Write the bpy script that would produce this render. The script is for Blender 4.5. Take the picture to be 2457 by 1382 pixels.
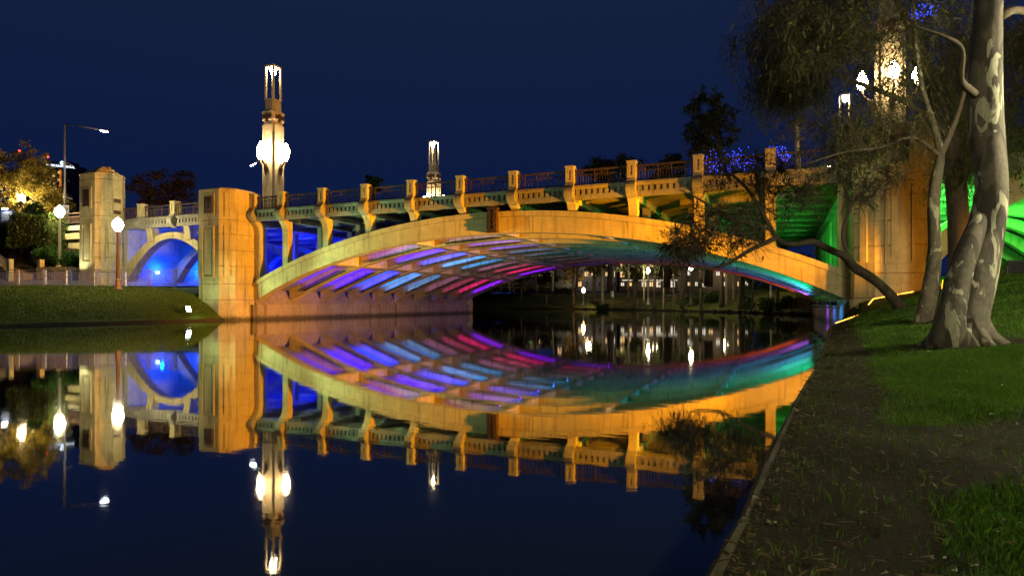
import bpy, math, random
import numpy as np
from math import sin, cos, pi, radians, sqrt, atan2
from mathutils import Vector, Matrix
for _o in list(bpy.data.objects): bpy.data.objects.remove(_o, do_unlink=True)
SC = bpy.context.scene
COL = SC.collection
random.seed(7); RNG = np.random.default_rng(7)

# ------------------------------------------------------------------ camera
FPX, CXP, HYP, YAW = 1521.0, 1228.5, 727.0, 0.4004
CAM = (34.396, -34.254, 1.19)
cam = bpy.data.cameras.new('camera'); camo = bpy.data.objects.new('camera', cam); COL.objects.link(camo)
camo.location = CAM; camo.rotation_euler = (radians(90), 0, YAW)
cam.sensor_width = 36; cam.lens = 36*FPX/2457; cam.shift_y = (HYP-691)/2457
cam.clip_start = 0.05; cam.clip_end = 3000
SC.camera = camo
# ------------------------------------------------------------------ night sky
W = bpy.data.worlds.new('World'); SC.world = W; W.use_nodes = True
nt = W.node_tree; nt.nodes.clear()
out = nt.nodes.new('ShaderNodeOutputWorld'); bg = nt.nodes.new('ShaderNodeBackground')
tc = nt.nodes.new('ShaderNodeTexCoord'); sx = nt.nodes.new('ShaderNodeSeparateXYZ'); cr = nt.nodes.new('ShaderNodeValToRGB')
nt.links.new(tc.outputs['Generated'], sx.inputs[0]); nt.links.new(sx.outputs['Z'], cr.inputs[0])
cr.color_ramp.elements[0].position = 0.0; cr.color_ramp.elements[0].color = (.0036, .0095, .056, 1)
cr.color_ramp.elements[1].position = 0.55; cr.color_ramp.elements[1].color = (.0085, .0170, .044, 1)
e = cr.color_ramp.elements.new(.22); e.color = (.0042, .0108, .049, 1)
nt.links.new(cr.outputs[0], bg.inputs['Color']); bg.inputs['Strength'].default_value = 1.0
nt.links.new(bg.outputs[0], out.inputs['Surface'])
# ------------------------------------------------------------------ render settings
SC.view_settings.view_transform = 'Standard'; SC.view_settings.look = 'None'
SC.view_settings.exposure = 0; SC.view_settings.gamma = 1; SC.view_settings.use_curve_mapping = False
SC.render.engine = 'CYCLES'
cy = SC.cycles
cy.use_denoising = True; cy.use_light_tree = True; cy.max_bounces = 6; cy.diffuse_bounces = 3; cy.glossy_bounces = 4
cy.transmission_bounces = 4; cy.transparent_max_bounces = 6; cy.sample_clamp_indirect = 4.0; cy.sample_clamp_direct = 0
cy.caustics_reflective = False; cy.caustics_refractive = False; cy.blur_glossy = 0.3

# ------------------------------------------------------------------ helpers
def P(x, y, d):
    """world point seen at photo pixel x,y at depth d along the view axis"""
    a = (x-CXP)/FPX; c, s = cos(YAW), sin(YAW)
    return (CAM[0]+(a*c-s)*d, CAM[1]+(a*s+c)*d, CAM[2]+(HYP-y)/FPX*d)

class MB:
    def __init__(s): s.v = []; s.f = []
    def add(s, vs, fs):
        n = len(s.v); s.v += [tuple(map(float, q)) for q in vs]; s.f += [tuple(i+n for i in f) for f in fs]; return s
    def box(s, x0, x1, y0, y1, z0, z1):
        return s.add([(x0,y0,z0),(x1,y0,z0),(x1,y1,z0),(x0,y1,z0),(x0,y0,z1),(x1,y0,z1),(x1,y1,z1),(x0,y1,z1)],
              [(0,3,2,1),(4,5,6,7),(0,1,5,4),(1,2,6,5),(2,3,7,6),(3,0,4,7)])
    def obox(s, c, u, v, w):
        c, u, v, w = map(Vector, (c, u, v, w)); q = []
        for k in (-1, 1):
            for a, b in ((-1,-1),(1,-1),(1,1),(-1,1)): q.append(c+u*a+v*b+w*k)
        return s.add(q, [(0,3,2,1),(4,5,6,7),(0,1,5,4),(1,2,6,5),(2,3,7,6),(3,0,4,7)])
    def bar(s, a, b, w, t=None):
        a, b = Vector(a), Vector(b); d = b-a; t = t or w
        up = Vector((0,0,1)) if abs(d.normalized().z) < .95 else Vector((1,0,0))
        u = d.cross(up).normalized(); v = u.cross(d).normalized()
        return s.obox((a+b)/2, u*w/2, v*t/2, d/2)
    def prism(s, poly, z0, z1, top=None):
        n = len(poly); top = top or poly
        vs = [(x,y,z0) for x,y in poly]+[(x,y,z1) for x,y in top]
        return s.add(vs, [tuple(range(n-1,-1,-1)), tuple(range(n,2*n))]+[(i,(i+1)%n,n+(i+1)%n,n+i) for i in range(n)])
    def extr(s, poly, x0, x1):
        """poly in (y,z) extruded along x"""
        n = len(poly); vs = [(x0,y,z) for y,z in poly]+[(x1,y,z) for y,z in poly]
        return s.add(vs, [tuple(range(n)), tuple(range(2*n-1,n-1,-1))]+[(i,n+i,n+(i+1)%n,(i+1)%n) for i in range(n)])
    def tube(s, pts, rad, n=6, cap=True):
        pts = [Vector(p) for p in pts]; m = len(pts)
        if not hasattr(rad, '__len__'): rad = [rad]*m
        base = len(s.v); pu = None
        for i, p in enumerate(pts):
            d = (pts[min(i+1,m-1)]-pts[max(i-1,0)]).normalized()
            if pu is None:
                up = Vector((0,0,1)) if abs(d.z) < .9 else Vector((1,0,0)); u = d.cross(up).normalized()
            else: u = (pu-d*pu.dot(d)).normalized()
            pu = u; v = d.cross(u)
            for k in range(n):
                a = 2*pi*k/n; s.v.append(tuple(p+(u*cos(a)+v*sin(a))*rad[i]))
        for i in range(m-1):
            for k in range(n):
                a = base+i*n+k; b = base+i*n+(k+1)%n; s.f.append((a,b,b+n,a+n))
        if cap: s.f.append(tuple(base+k for k in range(n-1,-1,-1))); s.f.append(tuple(base+(m-1)*n+k for k in range(n)))
        return s
    def lathe(s, prof, c=(0,0,0), n=16):
        base = len(s.v); m = len(prof)
        for r, z in prof:
            for k in range(n): s.v.append((c[0]+r*cos(2*pi*k/n), c[1]+r*sin(2*pi*k/n), c[2]+z))
        for i in range(m-1):
            for k in range(n):
                a = base+i*n+k; b = base+i*n+(k+1)%n; s.f.append((a,b,b+n,a+n))
        s.f.append(tuple(base+k for k in range(n-1,-1,-1))); s.f.append(tuple(base+(m-1)*n+k for k in range(n)))
        return s
    def ball(s, c, r, n=14, sz=1.0):
        prof = [(max(1e-3, r*sin(pi*i/10)), -r*sz*cos(pi*i/10)) for i in range(11)]
        return s.lathe(prof, c, n)

WL = {}     # world location of every object
def obj(name, mb, mat, parent=None, smooth=False, label=None, cat=None, group=None, kind=None, origin=None):
    me = bpy.data.meshes.new(name)
    if isinstance(mb, tuple): va, fa = mb
    else: va, fa = mb.v, mb.f
    va = np.asarray(va, dtype=np.float64)
    if origin is None:
        lo, hi = va.min(0), va.max(0); origin = ((lo[0]+hi[0])/2, (lo[1]+hi[1])/2, lo[2])
    va = va-np.array(origin)
    if isinstance(fa, np.ndarray):
        nf, k = fa.shape
        me.vertices.add(len(va)); me.vertices.foreach_set('co', va.astype(np.float32).ravel())
        me.loops.add(nf*k); me.loops.foreach_set('vertex_index', fa.astype(np.int32).ravel())
        me.polygons.add(nf); me.polygons.foreach_set('loop_start', np.arange(0, nf*k, k, dtype=np.int32))
        me.update(calc_edges=True)
    else: me.from_pydata([tuple(q) for q in va], [], fa); me.update()
    if smooth: me.polygons.foreach_set('use_smooth', [True]*len(me.polygons))
    if mat: me.materials.append(mat)
    o = bpy.data.objects.new(name, me); COL.objects.link(o)
    place(o, origin, parent); tag(o, label, cat, group, kind)
    return o
def place(o, loc, parent=None):
    WL[o.name] = Vector(loc)
    if parent is not None:
        o.parent = parent; o.location = Vector(loc)-WL[parent.name]
    else: o.location = loc
def tag(o, label=None, cat=None, group=None, kind=None):
    if label: o['label'] = label
    if cat: o['category'] = cat
    if group: o['group'] = group
    if kind: o['kind'] = kind
    return o
def thing(name, loc, label, cat, group=None):
    o = bpy.data.objects.new(name, None); COL.objects.link(o); o.empty_display_size = .3
    place(o, loc); return tag(o, label, cat, group)
def copy_at(src, loc, parent=None, rotz=None, scale=None):
    """one more piece with the same mesh"""
    c = src.copy(); COL.objects.link(c); place(c, loc, parent)
    if rotz is not None: c.rotation_euler = (0,0,rotz)
    if scale is not None: c.scale = scale
    return c
def copy_tree(src, loc, label=None):
    r = src.copy(); COL.objects.link(r); place(r, loc)
    if label: r['label'] = label
    for ch in list(src.children):
        if ch.type == 'LIGHT': pass
        k = ch.copy(); COL.objects.link(k); k.parent = r; WL[k.name] = WL[r.name]+k.location
        for g in list(ch.children):
            q = g.copy(); COL.objects.link(q); q.parent = k
    return r
def light(kind, loc, energy, color, parent=None, aim=None, size=.1, **kw):
    l = bpy.data.lights.new(kind.lower()+'_light', kind); l.energy = energy; l.color = color
    if kind == 'AREA':
        l.shape = 'RECTANGLE'; l.size = kw.get('sx', 1); l.size_y = kw.get('sy', .1)
        if 'spread' in kw: l.spread = radians(kw['spread'])
    else: l.shadow_soft_size = size
    if kind == 'SPOT': l.spot_size = radians(kw.get('cone', 60)); l.spot_blend = kw.get('blend', .5)
    o = bpy.data.objects.new(l.name, l); COL.objects.link(o); place(o, loc, parent)
    if aim is not None: o.rotation_euler = (Vector(aim)-Vector(loc)).to_track_quat('-Z', 'Y').to_euler()
    return o

# ------------------------------------------------------------------ materials
def newmat(name):
    m = bpy.data.materials.new(name); m.use_nodes = True; t = m.node_tree
    b = t.nodes['Principled BSDF']; b.inputs['Specular IOR Level'].default_value = .12
    return m, t, b
def N(t, typ, **kw):
    n = t.nodes.new(typ)
    for k, v in kw.items():
        if k in n.inputs: n.inputs[k].default_value = v
        else: setattr(n, k, v)
    return n
def coords(t, scale=(1,1,1), world=True):
    """world-space position: neighbouring pieces of one structure do not repeat"""
    g = N(t, 'ShaderNodeNewGeometry'); mp = N(t, 'ShaderNodeMapping'); mp.inputs['Scale'].default_value = scale
    t.links.new(g.outputs['Position'], mp.inputs['Vector']); return mp.outputs[0]
def ramp(t, fac, cols):
    r = N(t, 'ShaderNodeValToRGB'); els = r.color_ramp.elements
    while len(els) < len(cols): els.new(.5)
    for e_, (p, c) in zip(els, cols): e_.position = p; e_.color = (*c, 1) if len(c) == 3 else c
    t.links.new(fac, r.inputs[0]); return r.outputs[0]
def mixc(t, fac, a, b, mode='MIX'):
    m = N(t, 'ShaderNodeMix', data_type='RGBA', blend_type=mode)
    for s, v in ((0, fac), (6, a), (7, b)):
        if hasattr(v, 'links'): t.links.new(v, m.inputs[s])
        else: m.inputs[s].default_value = v if s == 0 else (*v, 1)
    return m.outputs[2]
def noise(t, vec, scale, detail=4, rough=.55, dist=0):
    n = N(t, 'ShaderNodeTexNoise'); n.inputs['Scale'].default_value = scale; n.inputs['Detail'].default_value = detail
    n.inputs['Roughness'].default_value = rough; n.inputs['Distortion'].default_value = dist
    t.links.new(vec, n.inputs['Vector']); return n.outputs[0]
def bump(t, b, h, strength=.3, dist=.02):
    n = N(t, 'ShaderNodeBump'); n.inputs['Strength'].default_value = strength; n.inputs['Distance'].default_value = dist
    t.links.new(h, n.inputs['Height']); t.links.new(n.outputs[0], b.inputs['Normal'])
def plain(name, col, rough=.6, metal=0, var=.25, scale=6, bs=0):
    m, t, b = newmat(name); v = coords(t); n = noise(t, v, scale)
    t.links.new(ramp(t, n, [(.25, [c*(1-var) for c in col]), (.75, [min(1,c*(1+var)) for c in col])]), b.inputs['Base Color'])
    b.inputs['Roughness'].default_value = rough; b.inputs['Metallic'].default_value = metal
    if bs: bump(t, b, noise(t, v, scale*5), bs, .01)
    return m
def concrete(name, col, stain=(.10,.085,.06), amount=.5, streak=1.0):
    m, t, b = newmat(name); v = coords(t)
    big = noise(t, v, .55, 6, .6); mid = noise(t, v, 3.2, 6, .65); fine = noise(t, v, 26, 4, .7)
    st = noise(t, coords(t, (2.9, 2.9, .16)), 1.5, 5, .62)      # rain streaks run down
    base = ramp(t, big, [(.3, [c*.70 for c in col]), (.7, [min(1,c*1.15) for c in col])])
    base = mixc(t, ramp(t, mid, [(.45, (0,0,0)), (.8, (.5,.5,.5))]), base, [c*.66 for c in col])
    base = mixc(t, ramp(t, st, [(.53, (0,0,0)), (.76, (min(1,amount*streak),)*3)]), base, stain)
    pit = ramp(t, noise(t, v, 9, 2, .5), [(.66, (0,0,0)), (.71, (.7,.7,.7))])
    base = mixc(t, pit, base, [c*.35 for c in col])
    base = mixc(t, ramp(t, noise(t, v, 1.35, 5, .7, .6), [(.52, (0,0,0)), (.72, (.45*amount,)*3)]), base, [c*.5 for c in col])
    sp = N(t, 'ShaderNodeSeparateXYZ'); t.links.new(coords(t), sp.inputs[0])
    wz = N(t, 'ShaderNodeMath', operation='MULTIPLY_ADD'); t.links.new(mid, wz.inputs[0]); wz.inputs[1].default_value = .5; t.links.new(sp.outputs['Z'], wz.inputs[2])
    base = mixc(t, ramp(t, wz.outputs[0], [(.38, (.85,.85,.85)), (.62, (0,0,0))]), base, (.035,.032,.018))        # algae at the water line
    lift = N(t, 'ShaderNodeMath', operation='MULTIPLY_ADD'); t.links.new(big, lift.inputs[0]); lift.inputs[1].default_value = .05; t.links.new(sp.outputs['Z'], lift.inputs[2])
    fr_ = N(t, 'ShaderNodeMath', operation='PINGPONG'); t.links.new(lift.outputs[0], fr_.inputs[0]); fr_.inputs[1].default_value = .21
    base = mixc(t, ramp(t, fr_.outputs[0], [(.0, (.30,.30,.30)), (.02, (0,0,0))]), base, [c*.45 for c in col])    # board marks
    t.links.new(base, b.inputs['Base Color']); b.inputs['Roughness'].default_value = .85
    bump(t, b, mixc(t, .5, fine, mid), .35, .015)
    return m
def emit(name, col, strength):
    m = bpy.data.materials.new(name); m.use_nodes = True; t = m.node_tree; t.nodes.clear()
    o = N(t, 'ShaderNodeOutputMaterial'); e_ = N(t, 'ShaderNodeEmission'); e_.inputs[0].default_value = (*col, 1); e_.inputs[1].default_value = strength
    t.links.new(e_.outputs[0], o.inputs[0]); return m
def leafmat(name, a, b_, c=None, trans=.35):
    m, t, b = newmat(name); g = N(t, 'ShaderNodeNewGeometry'); oi = N(t, 'ShaderNodeNewGeometry')
    cols = [(0, a), (.55, b_), (1, c or b_)]
    clump = noise(t, coords(t), .8, 3)
    mx = N(t, 'ShaderNodeMath', operation='ADD'); ml = N(t, 'ShaderNodeMath', operation='MULTIPLY_ADD')
    t.links.new(oi.outputs['Random Per Island'], ml.inputs[0]); ml.inputs[1].default_value = .6; t.links.new(clump, ml.inputs[2])
    sb = N(t, 'ShaderNodeMath', operation='SUBTRACT'); t.links.new(ml.outputs[0], sb.inputs[0]); sb.inputs[1].default_value = .3
    col = ramp(t, sb.outputs[0], cols)
    t.links.new(col, b.inputs['Base Color']); b.inputs['Roughness'].default_value = .55
    tr = N(t, 'ShaderNodeBsdfTranslucent'); t.links.new(col, tr.inputs[0]); mixs = N(t, 'ShaderNodeMixShader'); mixs.inputs[0].default_value = trans
    t.links.new(b.outputs[0], mixs.inputs[1]); t.links.new(tr.outputs[0], mixs.inputs[2])
    t.links.new(mixs.outputs[0], t.nodes['Material Output'].inputs[0]); return m

CONC = concrete('weathered_concrete', (.53,.435,.235), amount=.95)
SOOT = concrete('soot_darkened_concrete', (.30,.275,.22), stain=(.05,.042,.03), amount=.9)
CONC2 = concrete('stained_concrete', (.46,.41,.31), amount=.8)
CONCW = concrete('waterline_concrete', (.30,.24,.16), stain=(.028,.020,.012), amount=1.0, streak=1.3)
BRONZE = plain('dark_bronze', (.075,.045,.035), .5, .35, .4, 30, .4)
IRON = plain('painted_railing_iron', (.085,.055,.04), .5, .3, .3, 8)
STEEL = plain('galvanised_steel', (.30,.29,.28), .4, .6, .2, 10)
LAMPPOST = plain('cream_lamp_post_paint', (.50,.48,.42), .45, 0, .12, 5)
DARKPOST = plain('brown_lamp_post_paint', (.30,.22,.15), .45, .1, .15, 5)
WHITEP = plain('white_paint', (.75,.75,.73), .5, 0, .08, 8)
BLACKP = plain('black_paint', (.02,.02,.022), .5, 0, .1, 8)
FIXT = plain('floodlight_housing', (.05,.05,.055), .45, .3, .2, 8)
# ================================================================== the bridge
L, WB = 37.5, 33.0
def ZT(X): u = (X-L/2)/(L/2); return 6.59-3.65*u*u-.30*u**4
def ZB(X): u = (X-L/2)/(L/2); return 5.33-3.30*u*u-.76*u**4
NR, RP, RW = 10, 3.55, .62          # ribs, pitch, width
ZF0, ZF1, ZRAIL, ZPOST = 6.95, 7.72, 8.62, 8.84
bridge = thing('arch_bridge', (L/2, WB/2, 0), 'long cream concrete arch bridge floodlit orange over the river', 'bridge')

def mirror_mb(mb):
    m = MB(); m.v = [(L-x, y, z) for x, y, z in mb.v]; m.f = [tuple(reversed(f)) for f in mb.f]; return m
def sweep(y0, y1, top, bot, x0=0., x1=L, n=48):
    m = MB(); xs = [x0+(x1-x0)*i/n for i in range(n+1)]
    for x in xs: m.v += [(x,y0,bot(x)),(x,y1,bot(x)),(x,y1,top(x)),(x,y0,top(x))]
    for i in range(n):
        a = 4*i
        for k in range(4): m.f.append((a+k, a+(k+1)%4, a+4+(k+1)%4, a+4+k))
    m.f += [(3,2,1,0), tuple(4*n+k for k in range(4))]
    return m
# ribs
VAULT = concrete('darkened_vault_concrete', (.22,.205,.185), amount=.7)  # colour darkened so the orange spill on the slabs shows weaker
for r in range(NR):
    y0 = r*RP
    rib = obj('arch_rib', sweep(y0, y0+(RW+.15 if r == 0 else RW), (lambda x: ZT(x)-.02) if r == 0 else (lambda x: ZT(x)-.25), ZB), CONC, bridge)
    if r == 0:
        obj('capping_course', sweep(-.10, .70, ZT, lambda x: ZT(x)-.30), CONC, rib); obj('groove_shade_strip', sweep(-.012, .3, lambda x: ZT(x)-.302, lambda x: ZT(x)-.345), SOOT, rib)  # dark strip on the rib face, painted shade for a groove below the capping
# vault slabs between the ribs, split in coffers by cross walls
DX = [L*k/6 for k in range(7)]
for r in range(NR-1):
    y0 = r*RP+(RW+.15 if r == 0 else RW); y1 = (r+1)*RP
    obj('vault_slab', sweep(y0+.003, y1-.003, lambda x: ZT(x)-.28, lambda x: ZT(x)-.52, n=36), VAULT, bridge)
    for k in range(1, 6):
        xm = DX[k]
        m = sweep(y0+.004, y1-.004, lambda x: ZT(x)-.4, lambda x: ZB(x)+.06, xm-.17, xm+.17, 3)
        obj('cross_wall', m, CONC, bridge)
# abutments under the springings
for sgn in (0, 1):
    m = MB().extr([(0,0)], 0, 0) if False else MB()
    m.box(-3.4, .32, -.35, WB+.3, -1.2, 1.06)
    m2 = MB(); m2.add([(.30,.02,1.06),(-.9,.02,2.62),(-3.3,.02,2.62),(-3.3,.02,1.06),(.30,WB,1.06),(-.9,WB,2.62),(-3.3,WB,2.62),(-3.3,WB,1.06)],
                      [(0,1,5,4),(1,2,6,5),(2,3,7,6),(0,3,2,1),(4,5,6,7)])
    for mm, nm, mt in ((m, 'abutment_base', CONCW), (m2, 'skewback', CONCW)):
        obj(nm, mirror_mb(mm) if sgn else mm, mt, bridge)
# deck
obj('deck_slab', MB().box(-60, 97, .02, WB, 7.22, 7.60), CONC2, bridge)
for k in range(0, 12):
    x = -.66+3.46*k
    obj('cross_beam', MB().box(x-.2, x+.2, .6, WB-.3, 6.80, 7.21), CONC2, bridge)
# longitudinal deck beams over each rib line
for r in range(1, NR): 
    for a, b in ((-13.2, 8.5), (29, 50.7)):
        obj('deck_beam', MB().box(a, b, r*RP+.1, r*RP+.45, 6.9, 7.205), CONC2, bridge)

# parapet posts -----------------------------------------------------------
def post_mb(xc):
    m = MB(); hw = .235
    m.box(xc-hw, xc+hw, -.36, .1, 7.86, ZPOST-.09)                      # core
    m.box(xc-hw, xc-.065, -.42, -.358, 7.86, ZPOST-.09); m.box(xc+.065, xc+hw, -.42, -.358, 7.86, ZPOST-.09)
    m.box(xc-.066, xc+.066, -.419, -.358, 7.86, 8.05); m.box(xc-.066, xc+.066, -.419, -.358, 8.60, ZPOST-.09)
    m.box(xc-hw-.03, xc+hw+.03, -.45, .13, ZPOST-.088, ZPOST)           # cap
    return m
SCROLL = [(.1,7.858),(-.43,7.858),(-.50,7.82),(-.50,7.74),(-.60,7.66),(-.70,7.52),(-.74,7.36),(-.72,7.20),(-.63,7.06),(-.5,6.96),(-.36,6.90),(-.30,6.84),(.1,6.84)]
def scroll_mb(xc): return MB().extr(SCROLL, xc-.25, xc+.25)
def column_mb(xc, y0, zb, flare=True):
    pr = [(y0,zb),(y0,5.95),(y0-.03,6.25),(y0-.10,6.48),(y0-.24,6.68),(y0-.40,6.838),(y0+.5,6.838),(y0+.5,zb)] if flare and zb < 5.9 else \
         [(y0,zb),(y0-.04,zb+.12),(y0-.18,6.7),(y0-.36,6.838),(y0+.5,6.838),(y0+.5,zb)]
    return MB().extr(pr, xc-.23, xc+.23)
PX = [.27]+[-.66+3.46*k for k in range(1, 11)]+[L-.27]
SIDEX = [-11.15, -7.60]
src_post = None
def add_post(x):
    global src_post, src_scroll
    if src_post is None:
        src_post = obj('parapet_post', post_mb(x), CONC, bridge); src_scroll = obj('scroll_bracket', scroll_mb(x), SOOT, src_post)
        return src_post
    p = copy_at(src_post, (x, WL[src_post.name].y, WL[src_post.name].z), bridge)
    s = WL[src_scroll.name]; copy_at(src_scroll, (x, s.y, s.z), p); return p
for x in PX+SIDEX+[L-q for q in SIDEX]: add_post(x)
for i, x in enumerate(PX):
    if 0 < i < 11: obj('spandrel_column', column_mb(x, .06, ZT(x)-.05), CONC, bridge)
for x in (.3, L-.3): obj('spandrel_column', column_mb(x, .06, 2.55 if x < 9 else 2.55), CONC, bridge)
# inner spandrel columns on each rib near both ends
src = None
for r in range(1, NR):
    for x in PX[1:4]+PX[8:11]+[-.4, L+.4, -2.9, L+2.9]:
        zb = ZT(x)-.3 if 0 < x < L else 2.6
        m = MB().box(x-.2, x+.2, r*RP+.08, r*RP+.52, zb, 6.9)
        obj('inner_column', m, CONC2, bridge)
# edge beam (fascia) with its row of small blocks ------------------------------
den = None
def fascia(x0, x1):
    global den
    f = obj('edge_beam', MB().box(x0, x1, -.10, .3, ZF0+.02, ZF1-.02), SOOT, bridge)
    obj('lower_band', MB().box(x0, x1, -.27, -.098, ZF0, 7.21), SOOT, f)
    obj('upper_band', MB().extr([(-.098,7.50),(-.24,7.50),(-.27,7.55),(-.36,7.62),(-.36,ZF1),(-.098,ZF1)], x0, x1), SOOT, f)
    n = max(3, round((x1-x0)/.335)); w = (x1-x0)/n
    for i in range(n):
        xc = x0+w*(i+.5)
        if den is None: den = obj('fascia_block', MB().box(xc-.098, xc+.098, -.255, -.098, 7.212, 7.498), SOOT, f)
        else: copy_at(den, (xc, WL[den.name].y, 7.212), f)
def railing(x0, x1, y=-.14, zb=ZF1, zt=ZRAIL, cross=True):
    r = obj('railing_panel', MB().box(x0, x1, y-.07, y+.07, zt-.085, zt), IRON, bridge)   # top rail
    obj('lower_rail', MB().box(x0, x1, y-.03, y+.03, zb+.07, zb+.115), IRON, r)
    zm = zt-.30
    obj('middle_rail', MB().box(x0, x1, y-.02, y+.02, zm-.02, zm+.02), IRON, r)
    n = max(4, round((x1-x0)/.155)); m = MB(); w = (x1-x0)/n
    for i in range(1, n): xc = x0+w*i; m.box(xc-.011, xc+.011, y-.011, y+.011, zb+.115, zm-.021)
    obj('bars', m, IRON, r, kind='stuff')
    ends = [x0+.05, x0+.42, (x0+x1)/2-.36, (x0+x1)/2+.36, x1-.42, x1-.05]
    for q in ends: obj('stanchion', MB().box(q-.022, q+.022, y-.024, y+.024, zb+.002, zt-.086), IRON, r)
    for a, b in zip(ends[::2], ends[1::2]):
        m = MB().bar((a+.02,y,zm+.022), (b-.02,y,zt-.09), .022); m.bar((a+.02,y,zt-.09), (b-.02,y,zm+.022), .0225)
        m.tube([((a+b)/2, y-.03, (zm+zt-.09)/2), ((a+b)/2, y+.03, (zm+zt-.09)/2)], .045, 8)
        obj('cross_brace', m, IRON, r)
for a, b in zip(PX[:-1], PX[1:]): fascia(a+.255, b-.255); railing(a+.24, b-.24)
for sg in (0, 1):
    E = [-13.25]+SIDEX+[-3.35]
    for i in range(3):
        a = E[i]+(.255 if i else 0); b = E[i+1]-(.255 if i < 2 else 0)
        if sg: a, b = L-b, L-a
        fascia(a, b); railing(a, b)

# crest at the crown
def crest_mb():
    m = MB(); x0, x1, z0, z1 = 18.45, 19.05, 5.42, 6.72
    m.box(x0, x1, -.36, .05, z0, z1); m.box(x0-.05, x1+.05, -.40, .05, z1, z1+.09); m.box(x0-.03, x1+.03, -.38, .05, z0-.07, z0)
    for i in range(2):
        for k in range(4):
            xc = x0+.16+i*.28; zc = z0+.18+k*.31
            for q in range(6):
                a = q*pi/3; m.obox((xc+.06*cos(a), -.39, zc+.08*sin(a)), (.032,0,0), (0,.035,0), (0,0,.036))
            m.obox((xc,-.40,zc), (.028,0,0), (0,.05,0), (0,0,.03))
    for k in range(3): m.box(x0+.03, x1-.03, -.385, -.36, z0+.31+k*.31, z0+.345+k*.31)
    m.box(x0+.28, x0+.32, -.40, -.36, z0+.05, z1-.05)
    return m
obj('crest', crest_mb(), BRONZE, bridge)['label'] = 'dark carved crest at the crown of the arch'

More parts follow.
